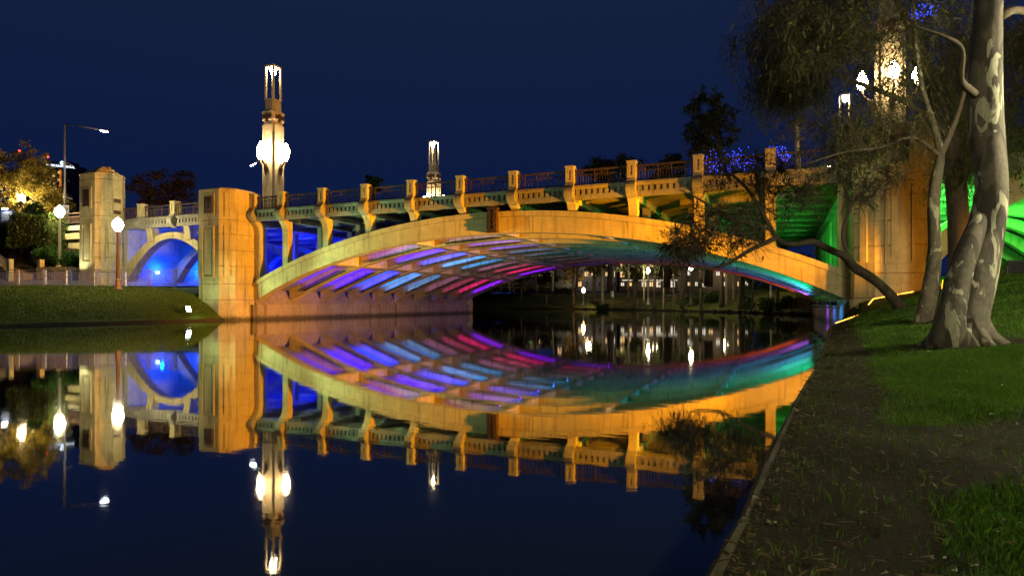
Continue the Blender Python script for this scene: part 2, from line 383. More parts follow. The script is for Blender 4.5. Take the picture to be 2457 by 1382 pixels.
# pylons ----------------------------------------------------------------------
def octa(x0, x1, y0, y1, c, g=0.):
    x0, x1, y0, y1 = x0-g, x1+g, y0-g, y1+g; c = c+g*.41
    return [(x0+c,y0),(x1-c,y0),(x1,y0+c),(x1,y1-c),(x1-c,y1),(x0+c,y1),(x0,y1-c),(x0,y0+c)]
def pylon(x0, x1, y0, y1, c, joints, label, flip, cap=False, ztop=9.0, zp=(2.9,6.45), zq=(7.25,8.55), zbase=-1.0):
    bx = joints
    py = obj('pylon', MB().prism(octa(x0,x1,y0,y1,c,-.055), zbase, ztop-.05), CONC, bridge); py['label'] = label
    zs = [zbase]+bx+[ztop]
    for i in range(len(zs)-1):
        a, b = zs[i], zs[i+1]; g = .05 if i == 0 else 0.; m = MB()
        e_ = .035
        m.prism(octa(x0,x1,y0,y1,c,g-.05), a+.004, a+e_, octa(x0,x1,y0,y1,c,g)); m.prism(octa(x0,x1,y0,y1,c,g), a+e_, b-e_); m.prism(octa(x0,x1,y0,y1,c,g), b-e_, b-.004, octa(x0,x1,y0,y1,c,g-.05))
        obj('course', m, CONC, py)
    def face(pa, pb):
        """frame of a face: centre, tangent, outward normal"""
        A, B = Vector((*pa,0)), Vector((*pb,0)); tn = (B-A).normalized(); nn = Vector((tn.y,-tn.x,0)); return (A+B)/2, tn, nn, (B-A).length
    o = octa(x0,x1,y0,y1,c)
    faces = {'front': face(o[0],o[1]), 'cr': face(o[1],o[2]), 'right': face(o[2],o[3]), 'cl': face(o[7],o[0]), 'left': face(o[6],o[7])}
    def slab(fr, w, za, zb, d0, d1, nm, mt):
        ce, tn, nn, ln = faces[fr]; cc = ce+nn*(d0+d1)/2+Vector((0,0,(za+zb)/2))
        return obj(nm, MB().obox(cc, tn*w/2, nn*(d1-d0)/2, Vector((0,0,(zb-za)/2))), mt, py)
    fw = faces['front'][3]
    ce, tn, nn, ln = faces['front']; m = MB(); hw = fw*.27; zc = (zp[0]+zp[1])/2; hz = (zp[1]-zp[0])/2
    for s in (-1, 1): m.obox(ce+nn*.05+tn*hw*s+Vector((0,0,zc)), tn*.05, nn*.05, Vector((0,0,hz))); m.obox(ce+nn*.05+Vector((0,0,zc+(hz-.05)*s)), tn*(hw-.051), nn*.049, Vector((0,0,.05)))
    obj('panel_frame', m, CONC, py); slab('front', fw*.34, zp[0]+.28, zp[1]-.2, 0., .07, 'panel', CONC)
    for f in ('cr', 'cl'):
        slab(f, .34, zp[0]+.1, zp[1], 0.0, .09, 'panel', CONC); slab(f, .30, zq[0]-.1, zq[1]+.15, 0., .08, 'panel', CONC)
    slab('front', fw*.60, zq[0]-.12, zq[1]+.12, 0., .05, 'panel_frame', CONC)
    ce, tn, nn, ln = faces['front']; zc = (zq[0]+zq[1])/2; m = MB(); hh = (zq[1]-zq[0])/2-.06; ww = fw*.19
    m.obox(ce+nn*.06+Vector((0,0,zc)), tn*ww, nn*.02, Vector((0,0,hh)))
    for i in range(-1, 2): m.obox(ce+nn*.085+tn*ww*.92*i+Vector((0,0,zc)), tn*.022, nn*.02, Vector((0,0,hh)))
    for i in range(5): m.obox(ce+nn*.09+Vector((0,0,zc-hh*.95+hh*1.9*i/4)), tn*ww, nn*.018, Vector((0,0,.025)))
    for i in (-1, 1):
        for k in range(4): m.obox(ce+nn*.085+tn*ww*.47*i+Vector((0,0,zc-hh*.95+hh*1.9*(k+.5)/4)), tn*.05, nn*.015, Vector((0,0,.05)))
    obj('plaque', m, BRONZE, py)['label'] = 'dark bronze plaque cast in a grid'
    if cap:
        t = MB(); t.prism(octa(x0,x1,y0,y1,c,.03), ztop+.002, ztop+.12)
        for i, (g, h) in enumerate(((-.18,.22),(-.45,.22),(-.8,.26))): t.prism(octa(x0,x1,y0,y1,c,g), ztop+.12+.2*i-.001*i, ztop+.12+.2*i+h, octa(x0,x1,y0,y1,c,g-.12))
        obj('stepped_cap', t, CONC, py)
        for za in (8.25, 9.15):
            ce, tn, nn, ln = faces['right']; obj('vent', MB().obox(ce+nn*.005+Vector((0,0,za)), tn*.28, nn*.015, Vector((0,0,.15))), BRONZE, py)
    else:
        obj('coping', MB().prism(octa(x0,x1,y0,y1,c,-.08), ztop+.002, ztop+.07, octa(x0,x1,y0,y1,c,-.14)), CONC, py)
    return py
J = [1.4,2.5,3.7,4.8,5.9,6.85]
pylon(-3.3, 0., -2.37, 1.0, .72, J, 'cream octagonal pylon at the waters edge, half lit orange', False)
pylon(L, L+3.3, -2.37, 1.0, .72, J, 'orange lit octagonal pylon behind the leaning tree', True)
pylon(-16.7, -13.3, -1.9, .55, .80, [3.6,4.7,5.8,6.9,7.9,8.9,10.75], 'tall pylon with stepped cap beside the path', False, cap=True, ztop=11.1, zp=(4.3,7.3), zq=(8.6,10.0), zbase=1.8)
pylon(L+13.3, L+16.7, -1.9, .55, .80, [3.6,4.7,5.8,6.9,7.9,8.9,10.75], 'tall pylon on the right bank', True, cap=True, ztop=11.1, zp=(4.3,7.3), zq=(8.6,10.0), zbase=1.8)
for x in (-3.3, L):   # rear pylons
    pylon(x, x+3.3, WB-1., WB+2.37, .72, J, 'pylon on the far side of the bridge', False)

# side spans: small arches over the path ---------------------------------------
def sin_(X, xc): return 6.10-.136*(X-xc)**2
def sout(X, xc): return 6.58-.100*(X-xc)**2
BRICKW = concrete('limewashed_stone', (.50,.47,.42), amount=.5)
for sg in (0, 1):
    xc = -8.33 if not sg else L+8.33
    for r in range(8):
        y0 = r*4.4+(.05 if r == 0 else 0)
        rb = obj('side_arch_rib', sweep(y0, y0+.7, lambda x: sout(x, xc), lambda x: max(1.6, sin_(x, xc)), xc-4.95, xc+4.95, 28), CONC, bridge)
        if r == 0:
            for s in (-1, 1):   # little corbels between the arch and the edge beam
                x = xc+s*2.0; zz = sout(x, xc)
                obj('corbel', MB().extr([(-.12,zz-.25),(-.2,6.6),(-.30,6.93),(.4,6.93),(.4,zz-.25)], x-.3, x+.3), CONC, rb)
    # abutment wall of coursed stone on the land side
    xw = -13.2 if not sg else L+13.2
    bk = obj('abutment_wall', MB().box(min(xw,xw-.6*(1-2*sg)), max(xw,xw-.6*(1-2*sg)), .1, WB, 1.5, 7.2), BRICKW, bridge)
    if not sg:
        blk = None
        for row in range(11):
            z = 2.35+row*.36; off = (row % 2)*.42
            for c_ in range(19):
                y = .9+off+c_*.84
                if blk is None: blk = obj('stone_block', MB().box(xw, xw+.05, y+.012, y+.828, z+.01, z+.35), BRICKW, bk)
                else:
                    d = RNG.random()*.03; copy_at(blk, (xw+.025-d, y+.42, z+.01), bk)
    # pier columns / wall between main and side span (open, lit through)
    xp = -3.3 if not sg else L+3.3
    obj('pier_plinth', MB().box(min(xp,xp+.5*(1-2*sg)), max(xp,xp+.5*(1-2*sg)), 1.1, WB-1.1, 1.0, 3.2), CONC2, bridge)
    # approach retaining walls
    a, b = (-60, -16.72) if not sg else (L+16.72, 97)
    ap = obj('approach_wall', MB().box(a, b, .0, .6, 1.0, 6.95), CONC, bridge)
    obj('ledge', MB().box(a, b, -.22, .0, 6.45, 6.95), CONC, ap)
    railing(-24.0 if not sg else b-40, -16.75 if not sg else b-33)
# ================================================================== floodlighting of the bridge
ORANGE = (1.0, .375, .004); MINT = (.60, 1.0, .46)
def flood(name, loc, aim, col, label, strength=60, s=.28):
    t = thing(name, loc, label, 'floodlight', 'floodlights of the bridge')
    d = (Vector(aim)-Vector(loc)).normalized(); u = d.cross(Vector((0,0,1))).normalized(); v = u.cross(d)
    c = Vector(loc)+Vector((0,0,.28))
    obj('housing', MB().obox(c-d*.09, u*s, v*s*.7, d*.08), FIXT, t)
    obj('lens', MB().obox(c+d*.0, u*s*.9, v*s*.6, d*.012), emit('flood_lens_'+name, col, strength), t)
    m = MB().bar(Vector(loc)-Vector((0,0,.12)), c-d*.1, .05); m.bar(c-u*s*1.05-d*.08, c-u*s*1.05-d*.08-Vector((0,0,.26)), .03); m.bar(c+u*s*1.05-d*.08, c+u*s*1.05-d*.08-Vector((0,0,.26)), .03)
    obj('bracket', m, FIXT, t); return t, c+d*.06
FO = (40.1, -5.6, 1.62)
t, c = flood('floodlight', FO, (18, 0, 4), ORANGE, 'orange floodlight on the right bank aimed at the arch', 5)
light('SPOT', c, 9000, ORANGE, t, (29.5, 0, 5.4), .12, cone=76, blend=.85)
light('SPOT', c, 40000, ORANGE, t, (18, 0, 4.5), .12, cone=50, blend=.8)
light('SPOT', c, 78000, ORANGE, t, (3, -.5, 4.6), .12, cone=26, blend=.8)
t, c = flood('floodlight', (41.6, -8.2, 2.15), (39, -2.4, 4), ORANGE, 'extra orange floodlight added behind the gum trunks to light the near pylon', 5)  # extra floodlight added so the whole pylon is lit dim orange
light('SPOT', c, 620, ORANGE, t, (38.9, -2.4, 5.4), .12, cone=95, blend=.8)
FG = (-.8, -4.7, .52)
t, c = flood('floodlight', FG, (14, 2, 5.5), (.8,1,.85), 'glaring white floodlight on the grass below the near pylon', 60)
light('SPOT', c, 2600, MINT, t, (12, 0, 6.0), .12, cone=120, blend=.6)
light('SPOT', c, 9000, MINT, t, (13, 0, 5.4), .12, cone=42, blend=.7)
light('SPOT', c, 330, MINT, t, (-2.2, -2.4, 4.5), .12, cone=110, blend=.7)
# LED bars in the coffers: each bay its own colour
BAYC = [(.04,.0,.50),(.02,.0,1.),(.0,.03,1.),(.0,.18,1.),(.0,.15,.70),(.30,.12,.50),(.62,.05,.36),(1.,.0,.42),(.12,.0,1.)]
BAYP = [.7,1.4,1.9,1.1,.75,.26,.22,.32,1.2]
for r in range(NR-1):
    yb = (r+1)*RP-.05
    for k, (x0, x1, pw) in enumerate(((1.5, 5.3, 230), (7.4, 11.6, 330), (13.6, 17.6, 110))):
        xm = (x0+x1)/2; z0, z1 = ZB(x0)+.10, ZB(x1)+.10
        bar_ = MB().bar((x0,yb-.055,z0-.012), (x1,yb-.055,z1-.012), .17, .02); bar_.bar((x0,yb-.135,z0+.018), (x1,yb-.135,z1+.018), .01, .055); bar_.bar((x0,yb+.0,z0+.02), (x1,yb+.0,z1+.02), .05, .045)
        t = obj('led_bar', bar_, FIXT, None, label='slim %s light bar under the arch, %s' % (('purple','violet','blue','pale blue','steel blue','pale pink','pink','magenta','deep violet')[r], ('near the water','halfway up','near the crown')[k]), cat='light bar', group='coloured light bars under the arch')
        mid = Vector((xm, yb-.045, (z0+z1)/2+.028)); n = Vector((0,-.62,.78))
        lo = light('AREA', mid, pw*BAYP[r], BAYC[r], t, None, sx=(x1-x0), sy=.04, spread=150)
        ax = Vector((x1-x0, 0, z1-z0)).normalized(); zz = -(n-ax*n.dot(ax)).normalized(); yy = zz.cross(ax)
        lo.rotation_euler = Matrix((ax, yy, zz)).transposed().to_euler()
# right abutment: teal, blue and violet uplights on the pier ledge
for i, (y, col, p) in enumerate(((2.6,(.0,.62,.45),1500),(6.2,(.02,.55,.75),2600),(10,(.03,.30,1.),3000),(15,(.03,.25,1.),3000),(21,(.25,.08,1.),2600),(27,(1.,.12,.05),2600))):
    t = thing('uplight', (L-.55, y, 1.06), '%s uplight on the ledge of the far abutment' % ('green','teal','blue','deep blue','violet','red')[i], 'floodlight', 'uplights on the abutment ledge')
    obj('housing', MB().box(L-.7, L-.4, y-.16, y+.16, 1.06, 1.26), FIXT, t)
    light('SPOT', (L-.72, y, 1.22), p, col, t, (L-9, y-.6, 4.2), .1, cone=110, blend=.7)
for i, (y, col) in enumerate(((1.2,(.02,.25,1.)),(5.5,(.05,.12,1.)),(11.,(.30,.03,1.)))):  # bulkhead lights added to colour the pier wall, their real source unseen
    t = thing('added_bulkhead_light', (L-.34, y, .98), '%s bulkhead light added to wash the pier wall at the right bank' % ('cyan','blue','violet')[i], 'floodlight', 'bulkhead lights added on the pier wall')
    obj('bracket', MB().box(L-1.25, L-.33, y-.03, y+.03, .93, .97), FIXT, t); obj('housing', MB().box(L-1.38, L-1.2, y-.12, y+.12, .9, 1.02), FIXT, t)
    light('SPOT', (L-1.25, y, .88), 260, col, t, (L-.3, y, .35), .06, cone=140, blend=.8)
# blue light in the left side span, green in the right one
for i, (x, y, z, p) in enumerate(((-13.0,2.6,3.7,420),(-13.0,6.9,3.7,700),(-11.4,13,3.0,1500),(-5.2,3.4,6.2,1300),(-5.0,10,6.2,1500),(-4.2,17,6.2,1400),(-2.,5.4,5.6,420),(-2.,12.4,5.6,420))):
    t = obj('wall_light', MB().box(x-.12, x+.12, y-.08, y+.08, z-.08, z+.08), emit('blue_lens%d' % i, (.25,.4,1.), 14), None, label='small blue lamp %s' % ('low by the abutment wall nearest the path','low by the abutment wall, second','low by the abutment wall, deepest','under the deck beside the near pylon','under the deck, second row','under the deck, third row','behind the first columns','behind the inner columns')[i], cat='lamp', group='blue lamps under the side span')
    light('POINT', (x+(.5 if x < -9 else 0), y, z-.15 if z > 5 else z+.25), p, (.0,.006,1.) if i not in (0,1) else (.0,.06,1.), t, None, .12)
for i, (x, y, z, p) in enumerate(((L+4.6,2.6,6.4,700),(L+6.,7,6.3,1800),(L+11.6,4,4.2,2400),(L+11.4,10,4.2,2400),(L+2.,6.,5.6,10),(L+2.,12.,5.6,10),(L+5,14,6.2,800))):
    t = obj('wall_light', MB().box(x-.12, x+.12, y-.08, y+.08, z-.08, z+.08), emit('green_lens%d' % i, (.3,1.,.4), 20), None, label='small green lamp %s' % ('under the deck behind the gum trunk','under the deck, second row','low by the far wall of the side arch','deep by the wall of the side arch','behind the pylon columns','deeper behind the pylon columns','under the deck, third row')[i], cat='lamp', group='green lamps under the side span')
    light('POINT', (x, y, z-.2), p, (.05,1.,.10), t, None, .12)
# ================================================================== water
m, t, b = newmat('still_river_water'); t.nodes.remove(b)
o_ = t.nodes['Material Output']
fr = N(t, 'ShaderNodeFresnel'); fr.inputs['IOR'].default_value = 1.33
pw = ramp(t, fr.outputs[0], [(0,(.015,)*3),(.08,(.15,)*3),(.15,(.40,)*3),(.33,(.72,)*3),(.6,(.88,)*3),(1,(1,)*3)])
gl = N(t, 'ShaderNodeBsdfGlossy'); gl.inputs['Color'].default_value = (.93,.95,.96,1); gl.inputs['Roughness'].default_value = .026
df = N(t, 'ShaderNodeBsdfDiffuse'); df.inputs['Color'].default_value = (.006,.009,.010,1)
mx = N(t, 'ShaderNodeMixShader'); t.links.new(pw, mx.inputs[0]); t.links.new(df.outputs[0], mx.inputs[1]); t.links.new(gl.outputs[0], mx.inputs[2])
bp = N(t, 'ShaderNodeBump'); bp.inputs['Strength'].default_value = .035; bp.inputs['Distance'].default_value = .02
t.links.new(noise(t, coords(t, (.7,1.6,1)), 2.2, 3), bp.inputs['Height']); t.links.new(bp.outputs[0], gl.inputs['Normal'])
t.links.new(mx.outputs[0], o_.inputs[0])
WATER = m
obj('water', MB().add([(-300,-200,0),(300,-200,0),(300,300,0),(-300,300,0)], [(0,1,2,3)]), WATER, kind='structure', label='still dark river mirroring the lit bridge')
# ================================================================== ground
def ground_mat(name, cols, soil, scale=2.0, mask=.55, bs=.6):
    m, t, b = newmat(name); v = coords(t)
    g = ramp(t, noise(t, v, scale*6, 6, .7), [(.3, cols[0]), (.55, cols[1]), (.8, cols[2])])
    patch = ramp(t, noise(t, v, .35, 5, .65), [(mask, (0,0,0)), (mask+.13, (1,1,1))])
    t.links.new(mixc(t, patch, g, soil), b.inputs['Base Color']); b.inputs['Roughness'].default_value = .9
    bump(t, b, noise(t, v, scale*14, 4, .7), bs, .05); return m
LAWN = ground_mat('mown_lawn', ((.040,.066,.006),(.070,.115,.010),(.11,.15,.018)), (.13,.075,.018), 2.0, .60)
SOIL = ground_mat('leaf_littered_soil', ((.016,.010,.005),(.032,.021,.010),(.062,.043,.020)), (.026,.022,.007), 3.0, .5, .9)
def soil_grass():
    m, t, b = newmat('earth_and_lawn'); v = coords(t)
    so = ramp(t, noise(t, v, 14, 6, .72), [(.3, (.010,.007,.003)), (.55, (.020,.014,.006)), (.8, (.042,.030,.012))])
    gr = ramp(t, noise(t, v, 26, 5, .7), [(.3, (.014,.026,.004)), (.6, (.030,.055,.008)), (.8, (.05,.08,.014))])
    at = N(t, 'ShaderNodeAttribute', attribute_name='grassy'); ad = N(t, 'ShaderNodeMath', operation='ADD'); t.links.new(at.outputs['Fac'], ad.inputs[0]); 
    t.links.new(noise(t, v, 5, 4, .7), ad.inputs[1]); f = ramp(t, ad.outputs[0], [(.62, (0,0,0)), (.95, (1,1,1))])
    t.links.new(mixc(t, f, so, gr), b.inputs['Base Color']); b.inputs['Roughness'].default_value = .95
    bump(t, b, mixc(t, .5, noise(t, v, 9, 5, .7), noise(t, v, 60, 4, .7)), .9, .05); return m
SOILG = soil_grass()
ASPHALT = plain('path_asphalt', (.085,.085,.088), .85, 0, .25, 20, .3)
def interp(pts, y):
    pts = sorted(pts, key=lambda p: p[1])
    if y <= pts[0][1]: return pts[0][0]
    for (xa, ya), (xb, yb) in zip(pts[:-1], pts[1:]):
        if y <= yb: return xa+(xb-xa)*(y-ya)/(yb-ya)
    return pts[-1][0]
def sm(t): t = max(0., min(1., t)); return t*t*(3-2*t)
LSH = [(-20,-80),(-8,-40),(-4,-24),(-1.8,-15),(-1.1,-10),(-.5,-3.7),(-.45,-2.2)]
FA, FB = Vector((-19.6,-7.06)), Vector((-3.6,-.44)); FD = (FB-FA).normalized(); FN = Vector((FD.y,-FD.x))   # FN points to the water
def zleft(x, y):
    df = (Vector((x,y))-FA).dot(FN); xs = interp(LSH, min(y,-2.2)); ds = xs-x
    if df > 0:
        q = max(0, ds)/(max(0, ds)+df+1e-6); return .13+2.25*(1-(1-q)**1.35)
    up = min(.9, .14*-df)*sm((-12.6-x)/3.0)
    z = 2.38+up
    return z
def grid_mesh(rows, name, mat, label, **kw):
    m = MB(); n = len(rows[0])
    for r in rows: m.v += r
    for i in range(len(rows)-1):
        for k in range(n-1): a = i*n+k; m.f.append((a, a+1, a+n+1, a+n))
    return obj(name, m, mat, smooth=True, label=label, kind='structure', **kw)
ds_ = [0,.25,.6,1,1.5,2,2.6,3.2,4,5,6,7,8,9,10,11,12,13,14,15,16,17,18,20,22,25,30,40,60,110]
rows = []
for y in [-80,-60,-45,-35,-30,-26,-23]+[-21+.75*i for i in range(26)]+[-2.2]:
    xs = interp(LSH, y); rows.append([(xs-d, y, zleft(xs-d, y)+(0 if d == 0 else .03*sin(d*1.7+y)*min(1,d))) for d in ds_])
for y in (-2.0, -1, 0, 1.5, 4, 8, 16, 33, 36): rows.append([(-3.32-d*.93, y, zleft(-3.32-d*.93, y)-(.04 if y > -1.5 else 0)) for d in ds_])
grid_mesh(rows, 'left_bank_lawn', LAWN, 'lawn sloping down to the water beside the near pylon')
rg0 = np.random.default_rng(61); q = []
while len(q) < 42000:
    y = rg0.uniform(-26, -2.3); xs = interp(LSH, y); x = xs-.2-rg0.random()*17
    if (Vector((x,y))-FA).dot(FN) > .1 and x < xs-.2: q.append((x, y, zleft(x, y)))
LAWNB = leafmat('mown_lawn_tufts', (.055,.085,.008),(.095,.14,.013),(.16,.17,.025), .3)
tufts = (np.array(q), rg0)
# paved path behind the fence
m = MB(); q = []
for i in range(25):
    p = FA+FD*(-8+i*1.0+.01)
    for k, d in enumerate((.15, 1, 2, 3.5, 5)): x, y = p.x-FN.x*d, p.y-FN.y*d; q.append((x, y, zleft(x, y)+.035))
for i in range(24):
    for k in range(4): a = i*5+k; m.f.append((a, a+1, a+6, a+5))
m.v = q; obj('path', m, ASPHALT, kind='structure', label='grey path behind the metal fence')
obj('underpass_path', MB().box(-13.15, -3.36, -.8, WB, 2.2, 2.43), ASPHALT, kind='structure', label='path running under the blue side arch')
# stone edging at the water line
def edging(pts, z, w, name, mat, label, inward, step=1.9):
    """stone lengths with open joints along a polyline; inward=+1 land to the left"""
    random.seed(len(pts)); root = None; q = [Vector((x, y)) for x, y in pts]
    for A_, B_ in zip(q[:-1], q[1:]):
        ln_ = (B_-A_).length; k = max(1, round(ln_/step)) if ln_ < 40 else 12
        for i in range(k):
            a_ = A_+(B_-A_)*(i/k); b_ = A_+(B_-A_)*((i+1)/k); dd = (b_-a_).normalized(); a_ = a_+dd*.008; b_ = b_-dd*.008
            j0, j1, zz = random.uniform(0,.025), random.uniform(0,.025), z+random.uniform(-.018,.012)
            m = MB(); o0, o1 = (.05+j0)*inward, (.05+j1)*inward
            m.add([(a_.x+o0,a_.y,-1),(b_.x+o1,b_.y,-1),(b_.x-w*inward,b_.y,-1),(a_.x-w*inward,a_.y,-1),(a_.x+o0,a_.y,zz-.03),(b_.x+o1,b_.y,zz-.03),(b_.x-w*inward,b_.y,zz),(a_.x-w*inward,a_.y,zz),(a_.x+o0-.03*inward,a_.y,zz),(b_.x+o1-.03*inward,b_.y,zz)],
                  [(0,1,5,4),(4,5,9,8),(8,9,6,7),(2,3,7,6),(0,4,8,7,3),(1,2,6,9,5)])
            if root is None: root = obj(name, m, mat, kind='structure', label=label)
            else: obj('kerb_stone', m, mat, root)
    return root
MOSSY = concrete('mossy_bank_stone', (.13,.11,.075), stain=(.03,.032,.012), amount=1.0)
edging(LSH, .15, .16, 'kerb', MOSSY, 'low concrete edging along the lawn at the water', 1)
# ---- right bank
RSH = [(33.0,-80),(33.6,-48),(34.05,-36),(34.2,-32.0),(34.27,-31.2),(34.36,-30.1),(34.56,-27.5),(34.9,-23.9),(35.45,-17.1),(35.95,-9.5),(36.57,-2.9),(36.7,-2.2),(37.4,-.4)]
def zright(x, y):
    xe = interp(RSH, min(y,-.4)); d = max(0, x-xe)
    sl = .075 if y < -26 else (.075+.06*(y+26)/6 if y < -20 else (.135+.265*sm((y+20)/17)))
    z = .23+sl*d
    if y > -3: z = max(z, 1.2+.20*(x-37.5)) if x > 37.6 else z
    return z if z < 2.6 else 2.6+(1-math.exp(-(z-2.6)))*.95
def wob(x, y): return .018*sin(3.1*x+1.7*y)+.02*sin(1.3*x-2.3*y)+.012*sin(5.3*x+4.1*y+1)
TB = (37.26, -21.3)
def mask_grass(x, y):
    xe = interp(RSH, y); d = x-xe; n = .5*sin(2.1*x+1.3*y)+.4*sin(3.7*y-1.1*x+2)+.3*sin(7.3*x+5.1*y)+.25*sin(11.7*x-9.1*y+.7)
    v = (d-(.62+.16*n))*2.2
    lo, hi = -30.65+.18*n+.25*(x-35.4), -28.75+.22*n+.12*(x-35.4)      # bare earth band between lawn patches, also painted for a trunk's cast shadow
    if y > lo-.3 and y < hi+.3: v = min(v, max(lo-y, y-hi)*2.5)
    v = min(v, (math.hypot(x-TB[0], y-TB[1])-.75-.12*n)*1.8, (math.hypot(x-37.9, y+14.6)-.5)*1.8, (math.hypot(x-38.3, y+8.6)-.5)*1.8)
    return max(-.3, min(1., v+.18*n))
dr = [0,.08,.18]+[.3+.11*i for i in range(28)]+[3.5,3.8,4.2,4.6,5.3,6,7,8,9,10,12,14,17,20,25,32,45,80]
rows = []
for y in [-80,-60,-50,-44,-40,-38,-36.5,-35.5]+[-34.6+.14*i for i in range(87)]+[-22.4+.5*i for i in range(39)]+[-2.8,-2.4]:
    xe = interp(RSH, y); rows.append([(xe+d, y, zright(xe+d, y)+(wob(xe+d, y) if d > .1 else 0)) for d in dr])
for y in (-1.5, 0, 3, 8, 15, 25, 36, 60): rows.append([(37.55+d, y, zright(37.55+d, y)) for d in dr])
rb = grid_mesh(rows, 'right_bank_ground', SOILG, 'leaf strewn earth and lawn of the near river bank')
at_ = rb.data.attributes.new('grassy', 'FLOAT', 'POINT'); at_.data.foreach_set('value', [max(0., mask_grass(p[0], p[1])) for r_ in rows for p in r_])
edging(RSH, .225, .05, 'bank_wall', MOSSY, 'low concrete bank wall along the near water edge', -1)

# ================================================================== left bank furniture
fence = thing('path_fence', (FA.x, FA.y, zleft(FA.x, FA.y)), 'low grey metal picket fence along the path above the lawn', 'fence')
def fz(p): return zleft(p.x, p.y)+.03
for i in range(9):
    a = FA+FD*(i*1.92-.6)+FN*-.02; b = a+FD*1.80; za, zb = fz(a), fz(b)
    A = lambda p, z: (p.x, p.y, z)
    pn = obj('fence_panel', MB().bar(A(a, za+1.18), A(b, zb+1.18), .045), STEEL, fence)
    obj('lower_rail', MB().bar(A(a, za+.12), A(b, zb+.12), .035), STEEL, pn)
    obj('middle_rail', MB().bar(A(a, za+1.0), A(b, zb+1.0), .03), STEEL, pn)
    for p, z in ((a, za), (b, zb)): obj('post', MB().bar(A(p, z-.1), A(p, z+1.22), .055), STEEL, pn)
    mm = MB()
    for k in range(1, 15): p = a+(b-a)*(k/15); z = za+(zb-za)*k/15; mm.bar(A(p, z+.12), A(p, z+1.0), .016)
    obj('bars', mm, STEEL, pn, kind='stuff')
def bollard(px, word):
    x, y, _ = P(px, 680, 47.2); z = zleft(x, y)+.03
    t = thing('bollard', (x, y, z), 'white ringed bollard on the path, %s' % word, 'bollard', 'white bollards on the path')
    obj('post', MB().lathe([(.085,0),(.085,.05),(.07,.08),(.07,.70),(.055,.72),(.055,.76),(.075,.78),(.075,.86),(.05,.88),(.05,.91),(.07,.93),(.07,1.0),(.04,1.07),(.005,1.09)], (x,y,z), 12), WHITEP, t, True)
    obj('reflective_band', MB().lathe([(.072,.55),(.074,.56),(.074,.63),(.072,.64)], (x,y,z), 12), STEEL, t, True)
for px, wd in ((45,'in front of the stairs'),(110,'below the hedge'),(160,'in front of the rubble wall'),(228,'in front of the tall pylon'),(302,'beside the brown lamp post')): bollard(px, wd)

GLOBE = emit('lamp_globe_glow', (1.,.88,.50), 270)
def globe_lamp(x, y, z, h, label, mat, gm=None, r=.33):
    t = thing('lamp_post', (x, y, z), label, 'lamp post', 'globe lamp posts')
    obj('base', MB().lathe([(.26,-.1),(.26,.12),(.20,.18),(.17,.62),(.20,.66),(.20,.72),(.13,.78)], (x,y,z), 8), mat, t)
    obj('pole', MB().lathe([(.125,.76),(.085,h-.62),(.11,h-.60),(.11,h-.52),(.15,h-.47),(.15,h-.42)], (x,y,z), 12), mat, t, True)
    obj('globe', MB().lathe([(.12,-.42),(.22,-.32),(r,-.10),(r*1.04,.02),(r*.95,.16),(r*.7,.30),(r*.35,.42),(.04,.50)], (x,y,z+h), 18), gm or GLOBE, t, True)
    obj('finial', MB().lathe([(.045,.495),(.03,.53),(.05,.56),(.005,.63)], (x,y,z+h), 10), mat, t)
    return t
x, y, z = P(283, 690, 44); globe_lamp(x, y, zleft(x, y)-.02, 6.62-zleft(x, y), 'brown lamp post with glowing globe on the lawn before the blue arch', DARKPOST)
x, y, z = P(143, 640, 50.6); globe_lamp(x, y, 4.05, 8.45-4.05, 'pale lamp post with glowing globe in the shrub bed', LAMPPOST)

t = thing('uplight', (-15.6, -3.1, zleft(-15.6,-3.1)), 'small ground uplight at the foot of the tall pylon', 'floodlight')
obj('housing', MB().lathe([(.12,0),(.14,.05),(.14,.16),(.11,.18)], (-15.6,-3.1,zleft(-15.6,-3.1)), 10), FIXT, t)
light('SPOT', (-15.6,-3.1,zleft(-15.6,-3.1)+.25), 520, (.9,1.,.72), t, (-15.3,-1.9,7.5), .06, cone=90, blend=.7)
# planter with rubble wall, embankment, shrubs and hedge
RUBBLE = concrete('rubble_stone', (.30,.25,.18), amount=.6)
a, b = P(92, 660, 50.2), P(190, 668, 50.0)
pw_ = thing('rubble_wall', ((a[0]+b[0])/2, (a[1]+b[1])/2, 2.9), 'low rubble stone wall holding up the shrub bed', 'wall')
A, B = Vector((a[0],a[1])), Vector((b[0],b[1])); dv = (B-A).normalized(); nv = Vector((dv.y,-dv.x)); ln = (B-A).length
mm = MB(); mid = (A+B)/2-nv*.2; mm.obox((mid.x, mid.y, 3.35), (dv.x*ln/2,dv.y*ln/2,0), (nv.x*.15,nv.y*.15,0), (0,0,.68)); obj('core', mm, SOIL, pw_)
random.seed(3)
for row in range(4):
    s = -.1
    while s < ln:
        w = random.uniform(.28,.55); h = .27; c = A+dv*(s+w/2); z0 = 2.92+row*.28+random.uniform(-.02,.02)
        m = MB(); cc = c-nv*.06
        m.obox((cc.x,cc.y,z0+h/2), (dv.x*(w/2-.015),dv.y*(w/2-.015),random.uniform(-.02,.02)), (nv.x*(.12+random.uniform(0,.05)),nv.y*(.12+random.uniform(0,.05)),0), (random.uniform(-.02,.02),0,h/2-.012))
        obj('stone', m, RUBBLE, pw_); s += w
m = MB(); rws = []
for k, (d, z) in enumerate(((0.,4.0),(.5,4.06),(1.2,4.5),(2.2,5.6),(3.2,6.0),(4.6,6.3))):
    rws.append([])
    for i in range(13):
        p = A+dv*(-4+i*(ln+4.6)/12)-nv*d; rws[-1].append((p.x, p.y, z+.05*sin(i*2.1+k)))
grid_mesh(rws, 'shrub_bed', SOIL, 'planted bank rising behind the rubble wall')

